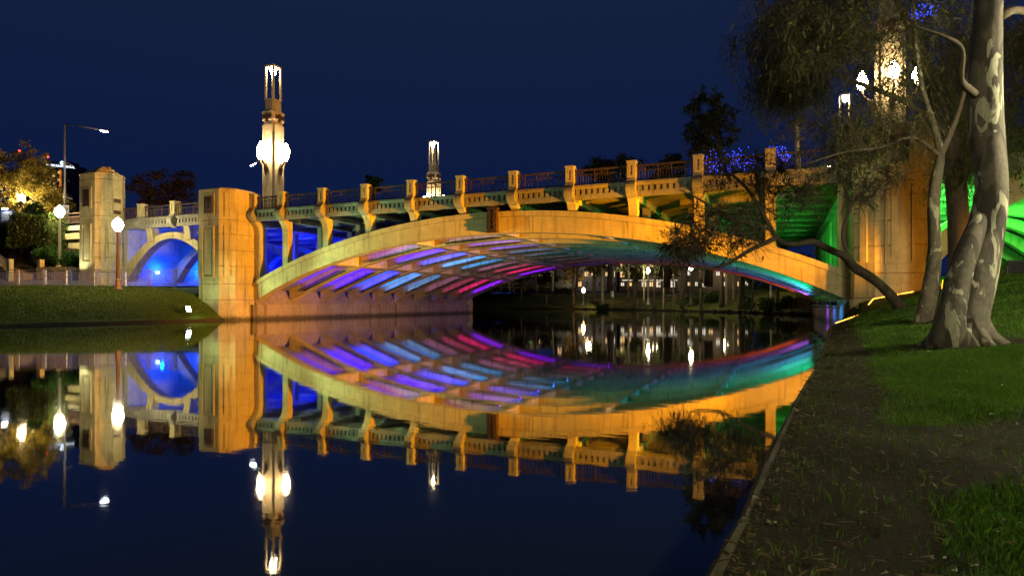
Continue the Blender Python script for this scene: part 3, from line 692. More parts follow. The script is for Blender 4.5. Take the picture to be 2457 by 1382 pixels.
def leaf_cloud(centers, n, size, rng, squash=.75, droop=0, slim=.5, spread=None):
    """leaf quads: centers (k,3) with radius -> verts, faces arrays"""
    k = len(centers); per = max(1, n//k); V = []
    c = np.repeat(np.array([q[:3] for q in centers], float), per, 0); r = np.repeat(np.array([q[3] for q in centers], float), per)
    m = len(c); d = rng.normal(size=(m,3)); d /= np.linalg.norm(d,axis=1)[:,None]; rad = rng.random(m)**(.42)
    p = c+d*(r*rad)[:,None]*np.array([1,1,squash])
    return quads(p, size, rng, droop, slim, d)
def quads(p, size, rng, droop=0, slim=.5, nrm=None):
    m = len(p); ax = rng.normal(size=(m,3)); ax[:,2] -= droop; ax /= np.linalg.norm(ax,axis=1)[:,None]
    sd = rng.normal(size=(m,3)); sd -= (sd*ax).sum(1)[:,None]*ax; sd /= np.linalg.norm(sd,axis=1)[:,None]
    s = size*(.6+.8*rng.random(m)); A_ = ax*s[:,None]; S_ = sd*(s*slim*.5)[:,None]
    nn = np.cross(ax, sd)*(s*.08)[:,None]
    v = np.stack([p, p+A_*.45+S_+nn, p+A_, p+A_*.45-S_+nn], 1).reshape(-1,3)
    f = np.arange(4*m).reshape(-1,4); return v, f
v_, f_ = quads(tufts[0], .10, tufts[1], -2.2, .5); obj('lawn_grass', (v_, f_), LAWNB, kind='stuff', label='short mown grass of the left bank lawn')
HEDGE = leafmat('hedge_leaves', (.020,.040,.008),(.050,.078,.014),(.10,.11,.02))
SHRUB = leafmat('shrub_leaves', (.015,.050,.010),(.035,.10,.018),(.07,.15,.03))
rg = np.random.default_rng(5)
def hedge(name, box, n, size, mat, label, cat, wobb=.18):
    (c, hx, hy, hz), = [box]
    p = rg.random((n,3))*2-1; ax = rg.integers(0,3,n); sgn = np.sign(rg.random(n)-.5); deep = 1-.18*rg.random(n)**2
    for k in range(3): p[ax==k,k] = sgn[ax==k]*deep[ax==k]
    ang = YAW; q = p*np.array([hx,hy,hz]); wv = 1+wobb*np.sin(q[:,0]*2.3+q[:,2]*1.9+1)*np.sin(q[:,1]*2.0+q[:,2]*2.7)
    q *= wv[:,None]*.5+.5
    R = np.array([[dv.x, -nv.x, 0],[dv.y, -nv.y, 0],[0,0,1]]); q = q@R.T+np.array(c)
    t = thing(name, (c[0],c[1],c[2]-hz), label, cat)
    obj('foliage', quads(q, size, rg, 0, .6), mat, t)
    mm = MB().obox(c, (dv.x*hx*.86,dv.y*hx*.86,0), (nv.x*hy*.86,nv.y*hy*.86,0), (0,0,hz*.88)); obj('twigs', mm, SOIL, t); return t
x, y, z = P(93, 556, 52.0); hedge('hedge', ((x,y,z), 1.75, 1.0, 1.28), 9000, .13, HEDGE, 'boxy clipped green hedge behind the pale lamp post', 'hedge')
x, y, z = P(17, 566, 53.5); hedge('hedge', ((x,y,z), 1.3, .9, .95), 4500, .13, HEDGE, 'dark clipped hedge above the stairs at the edge', 'hedge')
for px, py, d, w, h, n, lb in ((113,612,51.2,1.0,.75,3000,'glossy green shrub under the hedge'),(168,622,50.7,.85,.72,3000,'bright green shrub between pale lamp post and tall pylon'),(140,628,50.9,.7,.5,1800,'low green shrub around the pale lamp post')):
    x, y, z = P(px, py, d)
    t = thing('shrub', (x, y, z-h), lb, 'shrub'); cs = [(x+rg.normal()*w*.45, y+rg.normal()*w*.3, z+rg.normal()*h*.3, h*.62) for _ in range(16)]
    obj('foliage', leaf_cloud(cs, n, .15, rg), SHRUB, t)
    obj('stems', MB().tube([(x,y,z-h*1.6),(x,y,z)], .05, 5), BRONZE, t)

# stairs with newel posts and handrails
BRs, URs, BLs = Vector(P(98,663,50.6)), Vector(P(31,611,54.4)), Vector(P(24,663,49.6))
st = thing('staircase', tuple(BLs), 'concrete stairs with metal handrails climbing to the road', 'stairs')
up = URs-BRs; wv = BLs-BRs; ns = 13
for i in range(ns):
    q0 = BRs+up*(i/ns); q1 = BRs+up*((i+1)/ns); z1 = BRs.z+up.z*(i+1)/ns
    m = MB(); p = [Vector((q0.x,q0.y)), Vector((q1.x,q1.y)), Vector((q1.x+wv.x,q1.y+wv.y)), Vector((q0.x+wv.x,q0.y+wv.y))]
    m.prism([tuple(v) for v in p], BRs.z-.5, z1-.004*0); obj('step', m, CONCW, st)
pk = 0
for q in (BRs, URs, BLs, BLs+up*1.0):
    obj('newel_post', MB().box(q.x-.17, q.x+.17, q.y-.17, q.y+.17, q.z-.5, q.z+1.35), CONC, st)
for q in (BRs, BLs):
    e_ = q+up; hr = obj('handrail', MB().bar(q+Vector((0,0,1.05)), e_+Vector((0,0,1.05)), .06), STEEL, st)
    mm = MB()
    for k in range(1, 26): p = q+up*(k/26); mm.bar(p+Vector((0,0,.15)), p+Vector((0,0,1.03)), .02)
    mm.bar(q+Vector((0,0,.15)), e_+Vector((0,0,.15)), .03); obj('bars', mm, STEEL, hr, kind='stuff')
# upper street level
m = MB(); m.box(-160, -16.75, .62, 140, 5.0, 7.2); obj('street_terrace', m, ASPHALT, kind='structure', label='street level behind the approach wall')
m = MB(); m.box(-160, -23.2, -2, .62, 3.0, 6.3); obj('terrace_bank', m, SOIL, kind='structure', label='planted bank below the street')
# notice board
BLUEP = plain('blue_sign_paint', (.03,.07,.25), .4); BOARD = plain('pale_sign_panel', (.55,.60,.75), .35)
x, y, z = P(17, 519, 57.5)
t = thing('notice_board', (x, y, 7.2), 'pale notice board on blue posts above the stairs', 'sign')
obj('panel', MB().obox((x,y,z), (dv.x*.52,dv.y*.52,0), (nv.x*.02,nv.y*.02,0), (0,0,.42)), BOARD, t)
for s in (-1, 1): obj('post', MB().box(x+dv.x*.6*s-.06, x+dv.x*.6*s+.06, y+dv.y*.6*s-.06, y+dv.y*.6*s+.06, 7.2, z+.55), BLUEP, t)
for s in (-1, 1): obj('rail', MB().obox((x,y,z+.47*s), (dv.x*.55,dv.y*.55,0), (nv.x*.03,nv.y*.03,0), (0,0,.04)), BLUEP, t)
obj('strip_lamp', MB().obox((x+nv.x*.25,y+nv.y*.25,z+.62), (dv.x*.25,dv.y*.25,0), (nv.x*.05,nv.y*.05,0), (0,0,.04)), emit('board_lamp', (1,.95,.85), 25), t)
# tall street lamp with speed sign
def street_lamp(base, top, head, label, banner=False, power=600, strength=60):
    t = thing('street_lamp', base, label, 'street lamp', 'tall street lamps'); b_, tp, hd = Vector(base), Vector(top), Vector(head)
    obj('pole', MB().tube([b_, tp], [.13,.075], 10), STEEL, t, True)
    obj('arm', MB().tube([tp-Vector((0,0,.05)), hd+(tp-hd)*.12], [.06,.045], 8), STEEL, t, True)
    dd = (hd-tp).normalized(); sd = dd.cross(Vector((0,0,1))).normalized()
    obj('lamp_head', MB().obox(hd, dd*.42, sd*.16, (0,0,.07)), STEEL, t)
    obj('lamp_lens', MB().obox(hd-Vector((0,0,.09)), dd*.30, sd*.13, (0,0,.05)), emit('street_lens', (.85,.93,1.), strength), t)
    light('SPOT', hd-Vector((0,0,.2)), power, (.85,.93,1.), t, hd-Vector((0,0,5)), .15, cone=150, blend=.5)
    if banner:
        for z in (.66, .36):
            q = b_+(tp-b_)*z; obj('banner_arm', MB().bar(q, q+dd*.95-Vector((0,0,.12)), .04), WHITEP, t)
    return t
bs_ = P(155, 545, 58); tp = P(155, 297, 58); hd = P(250, 313, 56.5)
sl = street_lamp((bs_[0],bs_[1],7.2), tp, hd, 'tall grey street lamp with long arm behind the pale lamp post', True)
x, y, z = P(157, 503, 57.6)
t = thing('speed_sign', (x, y, z-.42), 'white speed limit sign reading 50 on the street lamp pole', 'sign')
u2 = Vector((cos(YAW+.35), sin(YAW+.35), 0)); n2 = Vector((u2.y, -u2.x, 0)); c2 = Vector((x,y,z))
obj('plate', MB().obox(c2, u2*.27, n2*.012, (0,0,.40)), WHITEP, t)
m = MB(); K = 28
for r_ in (.225, .17):
    for k in range(K): a_ = 2*pi*k/K; m.v.append(tuple(c2+n2*.018+u2*r_*cos(a_)+Vector((0,0,r_*sin(a_)+.02))))
m.f = [(k,(k+1)%K,K+(k+1)%K,K+k) for k in range(K)]; obj('ring', m, plain('sign_ring', (.10,.02,.02), .5), t)
def text(s, size, loc, u, n, mat, parent, name='lettering', extr=.004, squeeze=1.0):
    cu = bpy.data.curves.new(name, 'FONT'); cu.body = s; cu.size = size; cu.align_x = 'CENTER'; cu.align_y = 'CENTER'; cu.extrude = extr
    tmp = bpy.data.objects.new('tmp', cu); COL.objects.link(tmp); bpy.context.view_layer.update()
    me = bpy.data.meshes.new_from_object(tmp.evaluated_get(bpy.context.evaluated_depsgraph_get())); bpy.data.objects.remove(tmp)
    va = np.empty(len(me.vertices)*3); me.vertices.foreach_get('co', va); va = va.reshape(-1,3)
    u, n = Vector(u), Vector(n); w = np.outer(va[:,0]*squeeze, u)+np.outer(va[:,1], (0,0,1))+np.outer(va[:,2], n)+np.array(loc)
    me.vertices.foreach_set('co', (w-np.array(loc)).ravel()); me.materials.clear(); me.materials.append(mat); me.update()
    o = bpy.data.objects.new(name, me); COL.objects.link(o); place(o, loc, parent); return o
text('50', .26, c2+n2*.02+Vector((0,0,.02)), u2, n2, BLACKP, t)
# street lamp glaring behind the near light tower
bs_ = P(640, 520, 66); street_lamp((bs_[0],bs_[1],7.6), P(640, 376, 66), P(608, 393, 65), 'street lamp with glaring white head beside the tall light tower', power=300, strength=90)
bs_ = P(112, 470, 95); street_lamp((bs_[0],bs_[1],7.2), P(112, 449, 95), P(135, 453, 94), 'distant street lamp glowing through the yellow tree', power=500, strength=40)

x, y, z = P(52, 478, 62); globe_lamp(x, y, 7.2, z-7.2, 'street globe lamp shining inside the yellow tree', LAMPPOST, emit('street_globe_glow', (1.,.80,.42), 520), .28)
# hotel tower far behind
BRK = plain('hotel_brick', (.22,.13,.09), .8, 0, .2, .2); DKB = plain('hotel_dark_panel', (.045,.05,.075), .5, 0, .2, .3)
DH = 300.; u2 = Vector((cos(YAW), sin(YAW), 0)); n2 = Vector((sin(YAW), -cos(YAW), 0))
x, y, z = P(130, 470, DH); ht = thing('hotel_building', (x, y, 7), 'brick hotel tower with glowing white name sign on its roof', 'building')
pm = DH/FPX
def hblock(nm, x0, x1, y0, y1, mat, back=12., off=0., par=None):
    a, b = Vector(P(x0, y0, DH+off)), Vector(P(x1, y1, DH+off)); c = (a+b)/2-n2*back/2
    return obj(nm, MB().obox(c, u2*(b-a).dot(u2)/2, n2*back/2, (0,0,abs(a.z-b.z)/2)), mat, par or ht)
hblock('wall', 60, 113, 400, 640, BRK, off=4); hblock('wall', 113, 153, 405, 640, BRK); hblock('wing', 153.2, 169, 393, 640, DKB, off=1)
sg_ = hblock('sign_band', 119, 169, 388, 404.5, DKB, 6, -1)
hblock('plant_room', 100, 115, 386, 399.5, BRK, 6, 6)
hblock('light_strip', 141, 147, 408, 455, emit('hotel_strip', (1,.30,.05), .55), .3, -.2)
WLIT = emit('lit_hotel_window', (1,.72,.30), 1.6); WDRK = plain('dark_window_glass', (.01,.012,.02), .1)
random.seed(11)
for r in range(9):
    for c_ in range(7):
        x0 = 64+c_*12.3; y0 = 411+r*9.2
        if 138 < x0 < 149 or x0 > 150: continue
        lit = random.random() < .22
        w = hblock('window', x0, x0+4.6, y0, y0+4.4, WLIT if lit else WDRK, .4, -.3 if x0 > 110 else 3.7)
for r in range(8): hblock('balcony', 158, 170, 411+r*9, 414+r*9, DKB, 1.5, -.8)
SIGN = emit('white_sign_letters', (.75,.85,1.), 2.6)
p = Vector(P(144.5, 399.2, DH-1.6)); text('INTERCONTINENTAL', 1.42, p, (u2-Vector((0,0,.10))).normalized(), n2, SIGN, ht, extr=.05)
p = Vector(P(149, 391.5, DH-1.6)); m = MB(); K = 16
for k in range(12):
    a0, a1 = .6+k*.42, .6+(k+1)*.42; m.bar(p+u2*.75*cos(a0)+Vector((0,0,.75*sin(a0))), p+u2*.75*cos(a1)+Vector((0,0,.75*sin(a1))), .28)
m.bar(p-u2*.2, p+u2*.35, .3); obj('emblem', m, SIGN, ht)
for px, py in ((114,377),(46,363)):
    q = Vector(P(px, py, DH+3)); mt = obj('mast', MB().bar(q-Vector((0,0,4)), q, .25), DKB, ht); obj('beacon', MB().ball(q, .55, 8), emit('red_beacon', (1,.04,.02), 9), mt)
# ================================================================== light towers on the bridge
TWARM = emit('tower_globe_glow', (1.,.72,.36), 170); TLANT = emit('tower_lantern_glow', (1.,.80,.42), 230)
TCONC = concrete('tower_concrete', (.52,.44,.32), amount=.4)
def tower(cx, cy, label):
    t = thing('light_tower', (cx, cy, 7.6), label, 'light tower', 'light towers at the bridge corners')
    def oc(h, c): return octa(cx-h, cx+h, cy-h, cy+h, c)
    zs = [7.6, 9.4, 11.0, 12.4, 14.0, 15.35]
    for i in range(5):
        h0 = .62-.012*i
        obj('shaft_course', MB().prism(oc(h0,.17), zs[i]+.01, zs[i+1]-.01, oc(h0-.012,.17)), TCONC, t)
    obj('shaft_core', MB().prism(oc(.56,.14), 7.6, 15.4), TCONC, t)
    for (dx, dy) in ((0,-1),(1,0),(0,1),(-1,0)):   # long raised ribs left and right of a sunk panel on each face
        n = Vector((dx,dy,0)); tn = Vector((-dy,dx,0)); c = Vector((cx,cy,0))
        for s in (-1, 1): obj('face_rib', MB().obox(c+n*.61+tn*.36*s+Vector((0,0,11.3)), tn*.11, n*.035, (0,0,3.7)), TCONC, t)
        obj('panel_head', MB().obox(c+n*.61+Vector((0,0,14.75)), tn*.26, n*.034, (0,0,.30)), TCONC, t)
    fr_ = obj('frieze', MB().prism(oc(.64,.17), 15.36, 15.98), TCONC, t)
    m = MB()
    for (dx, dy) in ((0,-1),(1,0),(0,1),(-1,0)):
        n = Vector((dx,dy,0)); tn = Vector((-dy,dx,0)); c = Vector((cx,cy,0))+n*.65
        m.obox(c+Vector((0,0,15.62)), tn*.44, n*.03, (0,0,.15))
        m.obox(c+Vector((0,0,15.55)), tn*.12, n*.06, (0,0,.32))
        for s in (-2,-1,1,2): m.obox(c+tn*.19*s+n*.03+Vector((0,0,15.62)), tn*.05, n*.03, (0,0,.09))
    obj('relief_band', m, BRONZE, fr_)
    obj('cornice', MB().prism(oc(.68,.18), 15.985, 16.12, oc(.58,.16)), TCONC, t)
    obj('lantern_base', MB().prism(oc(.48,.13), 16.122, 17.05, oc(.46,.13)), CONC2, t)
    for sx in (-1, 1):
        for sy in (-1, 1): obj('cage_post', MB().box(cx+sx*.38-.065, cx+sx*.38+.065, cy+sy*.38-.065, cy+sy*.38+.065, 17.052, 19.55), TCONC, t)
    m = MB()
    for s in (-1, 1): m.box(cx-.445, cx+.445, cy+s*.38-.06, cy+s*.38+.06, 19.552, 19.70); m.box(cx+s*.38-.0595, cx+s*.38+.0595, cy-.319, cy+.319, 19.5525, 19.6995)
    obj('cage_ring', m, TCONC, t)
    obj('lantern', MB().lathe([(.05,19.0),(.18,19.1),(.23,19.35),(.18,19.6),(.05,19.72)], (cx,cy,0), 14), TLANT, t, True)
    obj('lantern_rod', MB().tube([(cx,cy,17.05),(cx,cy,19.02)], .035, 6), BRONZE, t)
    for (dx, dy) in ((0,-1),(1,0),(0,1),(-1,0)):
        n = Vector((dx,dy,0)); c = Vector((cx,cy,0))
        bm = MB().tube([c+n*.72+Vector((0,0,11.55)), c+n*.95+Vector((0,0,11.9)), c+n*1.22+Vector((0,0,12.2)), c+n*1.28+Vector((0,0,12.55))], [.09,.07,.05,.06], 8)
        bm.lathe([(.01,11.0),(.10,11.25),(.17,11.55),(.12,11.85),(.05,12.0)], (cx+n.x*.78,cy+n.y*.78,0), 8)
        br = obj('bracket', bm, BRONZE, t, True)
        obj('globe', MB().lathe([(.10,12.55),(.20,12.66),(.28,12.88),(.27,13.04),(.18,13.26),(.08,13.5),(.01,13.56)], (cx+n.x*1.28,cy+n.y*1.28,0), 14), TWARM, br, True)
    return t
tw = tower(-2.2, 4.2, 'tall light tower rising behind the near left pylon, lantern lit')
copy_tree(tw, (-2.2, 29.2, 7.6), 'smaller looking light tower seen behind the middle of the parapet')
copy_tree(tw, (39.7, 4.2, 7.6), 'yellow lit light tower half hidden by gum branches')
copy_tree(tw, (39.7, 29.2, 7.6), 'light tower low behind the parapet end and branches')
# glowing tube added for the orange line at the pylon's foot
pts = [(x_, y_, zright(x_, y_)+.05) for x_, y_ in ((36.62,-3.1),(37.1,-3.05),(37.6,-3.0),(38.1,-2.95),(38.5,-2.9),(39.0,-2.85),(39.6,-2.8))]
obj('glow_line', MB().tube(pts, .016, 6), emit('orange_line_glow', (1,.36,.04), 9), None, True, label='thin glowing orange line at the foot of the pylon', cat='rope light')
# blue fairy lights behind the parapet on the right
FAIRY = emit('blue_fairy_glow', (.04,.07,1.), 4)
rg = np.random.default_rng(21)
for i, (cx_, cy_, w, h, n, lb) in enumerate(((1725,395,42,26,150,'mass of blue fairy lights nearest the middle post'),(1780,385,34,26,110,'blue fairy lights behind the dark leaves'),(1870,372,26,20,80,'small cluster of blue fairy lights above a parapet post'),(2212,32,40,26,60,'blue fairy lights high among the branches'))):
    d0 = 62 if i < 3 else 48; m = MB(); ps = []
    for k in range(n):
        p = P(cx_+rg.normal()*w*.5, cy_+rg.normal()*h*.5, d0+rg.normal()*1.0); ps.append(p); m.obox(p, (.032,0,0), (0,.032,0), (0,0,.04))
    t = thing('fairy_lights', ps[0], lb, 'fairy lights', 'blue fairy lights')
    obj('bulbs', m, FAIRY, t, kind='stuff'); ps.sort(key=lambda q: q[0])
    obj('cable', MB().tube(ps[::3], .008, 4), BLACKP, t)
# ================================================================== trees
def barkmat(name, dark, mid, pale, patch=.5, scale=1.6, stretch=(1,1,.45), furrow=0):
    m, t, b = newmat(name); v = coords(t, stretch)
    n1 = noise(t, v, scale, 4, .5, 1.1); n2 = noise(t, v, scale*.9+1.1, 4, .45, 1.5); fine = noise(t, coords(t, (1,1,.2)), 34, 5, .7); grain = noise(t, coords(t), 9, 5, .6)
    base = ramp(t, grain, [(.3, [c*.75 for c in mid]), (.7, [c*1.2 for c in mid])])
    base = mixc(t, ramp(t, n1, [(patch-.035, (0,0,0)), (patch+.03, (.9,.9,.9))]), base, dark)          # old bark still on
    base = mixc(t, ramp(t, n2, [(patch+.035, (0,0,0)), (patch+.06, (1,1,1))]), base, pale)          # freshly shed patches
    base = mixc(t, ramp(t, fine, [(.48, (0,0,0)), (.75, (.6,.6,.6))]), base, [c*.45 for c in mid])
    t.links.new(base, b.inputs['Base Color']); b.inputs['Roughness'].default_value = .8
    h = mixc(t, .35 if not furrow else .8, mixc(t, ramp(t, n2, [(patch+.05, (1,1,1)), (patch+.08, (.2,.2,.2))]), grain, (1,1,1), 'MULTIPLY'), fine)
    bump(t, b, h, .55 if not furrow else .9, .03); return m
GUM = barkmat('mottled_gum_bark', (.060,.050,.044), (.125,.108,.085), (.38,.365,.27), .535, 2.4, (1,1,.34))
GUM2 = barkmat('thin_gum_bark', (.050,.040,.030), (.085,.070,.048), (.22,.205,.13), .54, 2.6)
DARKB = barkmat('furrowed_dark_bark', (.035,.027,.020), (.055,.042,.030), (.075,.06,.045), .6, 3., (1,1,.15), 1)
TWIG = plain('twig_bark', (.068,.052,.036), .85, 0, .3, 12, .3)
PALEB = plain('pale_trunk_bark', (.17,.15,.10), .8, 0, .35, 5, .4)
LGUM = leafmat('drooping_gum_leaves', (.028,.034,.008),(.065,.066,.015),(.115,.10,.024))
LDARK = leafmat('dark_tree_leaves', (.015,.022,.008),(.035,.042,.014),(.06,.06,.018))
LYEL = leafmat('yellow_lit_leaves', (.10,.075,.012),(.22,.16,.022),(.30,.21,.04))  # warm lamp light put into a yellowish green leaf colour
LRED = leafmat('russet_leaves', (.06,.028,.016),(.12,.055,.028),(.17,.085,.04))
LGRN = leafmat('fresh_green_leaves', (.02,.05,.010),(.05,.09,.018),(.09,.13,.03))

def rough_tube(mb, pts, rads, n, rng, lump=.06):
    i0 = len(mb.v); mb.tube(pts, rads, n)
    ph = rng.random(3)*6
    for i in range(i0, len(mb.v)):
        k = (i-i0)//n; p = Vector(pts[min(k, len(pts)-1)]); v = Vector(mb.v[i]); a = 2*pi*((i-i0) % n)/n
        f = 1+lump*(sin(2*a+ph[0]+k*.35)+.6*sin(3*a+ph[1]-k*.5)); mb.v[i] = tuple(p+(v-p)*f)
def spline(ctrl, per=5):
    c = [np.array(q, float) for q in ctrl]; c = [2*c[0]-c[1]]+c+[2*c[-1]-c[-2]]; out_ = []
    for i in range(1, len(c)-2):
        for k in range(per):
            t_ = k/per; a, b, d, e_ = c[i-1], c[i], c[i+1], c[i+2]
            out_.append(.5*((2*b)+(-a+d)*t_+(2*a-5*b+4*d-e_)*t_**2+(-a+3*b-3*d+e_)*t_**3))
    out_.append(c[-2]); return out_
def grow(nodes, targets, rng, r0=.05, sag=.0, per=5, jit=.10):
    """branches from the nearest grown node to each target point; returns list of (points, radii)"""
    br = []; NP = [np.array(p) for p, r in nodes]; NRd = [r for p, r in nodes]
    root = np.mean(np.array(NP), 0); order = sorted(targets, key=lambda q: np.linalg.norm(np.array(q)-np.array(NP), axis=1).min())
    for tg in order:
        tg = np.array(tg, float); A = np.array(NP); dist = np.linalg.norm(A-tg, axis=1); up = np.maximum(0, A[:,2]-tg[2]-.3)
        i = int(np.argmin(dist+.8*up)); st = A[i]; d = dist[i]
        if d < .05: continue
        mid = st+(tg-st)*.5+rng.normal(size=3)*d*jit+np.array([0,0,d*.10]); m2 = st+(tg-st)*.8+rng.normal(size=3)*d*jit*.7-np.array([0,0,sag*d])
        pts = spline([st, mid, m2, tg], 3); rb = min(NRd[i]*.72, max(r0*.35, r0*d**.6)); n = len(pts)
        rad = [max(.006, rb*(1-.82*k/(n-1))) for k in range(n)]; br.append((pts, rad))
        for k in range(2, n): NP.append(pts[k]); NRd.append(rad[k])
    return br
def crown_points(blobs, rng):
    pts = []
    for cx_, cy_, cz_, rx, ry, rz, n in blobs:
        for _ in range(n):
            d = rng.normal(size=3); d /= np.linalg.norm(d); q = rng.random()**.45; pts.append((cx_+d[0]*rx*q, cy_+d[1]*ry*q, cz_+d[2]*rz*q))
    return pts
def tree(name, label, trunk, radii, blobs, leafn, leafsize, bark, leaf, seed, sides=10, r0=.05, twigs=5, twiglen=.7, droop=.6, slim=.35, cat='tree', group=None, extra=None, twigmat=None, lump=.06, sag=0., tip=.75, start=.4, tr=.007, wood=1.0):
    rng = np.random.default_rng(seed); base = trunk[0]
    t = thing(name, base, label, cat, group)
    pts = spline(trunk, 5); rad = list(np.interp(np.linspace(0,1,len(pts)), np.linspace(0,1,len(radii)), radii))
    mb = MB(); rough_tube(mb, pts, rad, sides, rng, lump); obj('trunk', mb, bark, t, True)
    k0 = int(len(pts)*start); nodes = [(pts[i], rad[i]) for i in range(k0, len(pts))]
    bm = MB()
    if extra:
        for ctrl, rr in extra:
            ep = spline(ctrl, 4); er = list(np.interp(np.linspace(0,1,len(ep)), np.linspace(0,1,len(rr)), rr)); rough_tube(bm, ep, er, 8, rng, .04)
            nodes += [(ep[i], er[i]) for i in range(1, len(ep))]
    tg = crown_points(blobs, rng); brs = grow(nodes, tg, rng, r0, sag)
    P_ = []
    for bp, brd in brs:
        bm.tube(bp, brd, 5 if brd[0] > .03 else 4, False)
        n = len(bp)
        for k in range(twigs):
            i = rng.integers(int(n*.35), n); s = np.array(bp[i]); d = rng.normal(size=3); d[2] -= droop*.6; d /= np.linalg.norm(d); l = twiglen*(.5+rng.random())
            m_ = s+d*l*.5+rng.normal(size=3)*l*.08; e_ = s+d*l-np.array([0,0,droop*l*.35]); bm.tube([s, m_, e_], [tr*wood,tr*.7*wood,tr*.4*wood], 3, False); P_.append((s, m_, e_))
    if bm.v: obj('branches', bm, twigmat or TWIG, t, True, kind='stuff')
    if leafn:
        S = np.array(P_); m = leafn; i = rng.integers(0, len(S), m); u = rng.random(m)**.7; u = tip*u+(1-tip)*rng.random(m)
        a, b_, c_ = S[i,0], S[i,1], S[i,2]; uu = u[:,None]; p = (1-uu)**2*a+2*uu*(1-uu)*b_+uu**2*c_; p = p+rng.normal(size=(m,3))*twiglen*.10
        obj('crown', quads(p, leafsize, rng, droop, slim), leaf, t)
    return t

def PP(x, y, d, dz=0): q = P(x, y, d); return (q[0], q[1], q[2]+dz)
# --- big mottled gum in the foreground
b0 = P(2312, 815, 10.8)
big = tree('gum_tree', 'large gum tree with mottled grey and cream trunk on the near bank',
     [PP(2312,835,10.8), PP(2312,800,10.8), PP(2322,740,10.85), PP(2345,640,10.9), PP(2368,540,11), PP(2378,440,11), PP(2370,330,11), PP(2362,200,11), PP(2368,80,11), PP(2378,-60,11), PP(2395,-300,11), PP(2420,-620,11)],
     [.50,.40,.335,.30,.265,.25,.255,.245,.225,.215,.20,.17], [(*P(2330,-420,11.5), 3.2,2.6,2.0, 40), (*P(2420,-250,12), 2.2,2.2,1.2, 14)], 9000, .17, GUM, LGUM, 31, sides=22, r0=.05, droop=1.3, slim=.16, lump=.05, start=.62,
     extra=[([PP(2352,235,11), PP(2325,215,10.8), PP(2305,190,10.6), PP(2308,120,10.4), PP(2270,90,10.2), PP(2180,60,10.2)], [.075,.065,.055,.04,.028,.015]),
            ([PP(2400,40,11), PP(2440,25,11.2), PP(2500,45,11.4)], [.09,.07,.05])])
# second stem of the big gum, fused at its foot
rng = np.random.default_rng(4); mb = MB()
rough_tube(mb, spline([PP(2268,830,10.7), PP(2278,770,10.6), PP(2298,680,10.65), PP(2322,600,10.75), PP(2352,520,10.95)], 5), list(np.linspace(.27,.13,21)), 16, rng, .06)
o = obj('fused_stem', mb, GUM, big, True)
mb = MB()
for k in range(9):
    a = k*2*pi/9+.3; c = Vector(b0); e_ = c+Vector((cos(a)*(.56+.12*(k%3)), sin(a)*(.54+.1*(k%2)), -.2)); rough_tube(mb, [c+Vector((cos(a)*.2,sin(a)*.2,.34)), c+Vector((cos(a)*.38,sin(a)*.37,.04)), e_], [.15,.12,.05], 8, rng, .22)
obj('roots', mb, GUM, big, True)
# --- slimmer gum behind it
tree('gum_tree', 'slim pale gum tree standing just left of the big mottled trunk',
     [PP(2212,792,17,-.1), PP(2216,770,17), PP(2232,690,17), PP(2243,600,17), PP(2240,500,17), PP(2246,430,17), PP(2256,375,17), PP(2240,300,17), PP(2215,220,17), PP(2200,120,17), PP(2190,0,17)],
     [.28,.22,.19,.165,.15,.13,.10,.08,.065,.05,.035], [(*P(2210,60,17), 1.2,1.6,1.3, 26), (*P(2110,170,17), 1.2,1.2,1.5, 26), (*P(1990,90,17), 1.5,1.6,1.5, 46), (*P(2060,310,17), 1.9,1.6,.9, 60), (*P(1930,30,16.5), 1.5,1.5,1.2, 34)], 6500, .19, GUM2, LGUM, 12, sides=12, r0=.042, twigs=9, twiglen=.65, droop=1.2, slim=.16, start=.45,
     extra=[([PP(2256,375,17), PP(2190,330,16.8), PP(2110,355,16.6), PP(2030,365,16.4), PP(1930,395,16.2)], [.055,.045,.035,.024,.012]),
            ([PP(2258,370,17), PP(2300,270,17.2), PP(2330,150,17.4)], [.09,.06,.04])])
# --- tall tree whose crown hangs over the parapet end
tree('gum_tree', 'tall dark furrowed tree between the two gum trunks with hanging crown',
     [PP(2308,690,23,-.3), PP(2306,640,23), PP(2300,520,23), PP(2290,400,23), PP(2270,300,23), PP(2230,180,23), PP(2180,60,23), PP(2130,-60,23), PP(2100,-160,23)],
     [.46,.42,.36,.33,.27,.2,.15,.1,.06], [(*P(1890,60,22), 1.9,2.2,2.2, 80), (*P(1880,190,22), 1.2,1.6,1.1, 46), (*P(2000,0,22), 1.6,2.2,2.0, 50), (*P(2400,250,24), 2.2,2.2,3.0, 70), (*P(2300,400,23), 1.2,1.4,1.3, 26), (*P(2250,170,23), 1.5,1.4,1.6, 34), (*P(2430,110,24), 1.6,1.6,1.8, 34), (*P(2330,60,24), 2.4,2.2,2.0, 40)], 34000, .24, DARKB, LGUM, 77, sides=14, r0=.05, twigs=10, twiglen=.9, droop=1.7, slim=.13, start=.4, tr=.008,
     extra=[([PP(2280,330,23), PP(2180,250,22.5), PP(2060,200,22.2), PP(1930,150,22)], [.14,.1,.07,.03])])
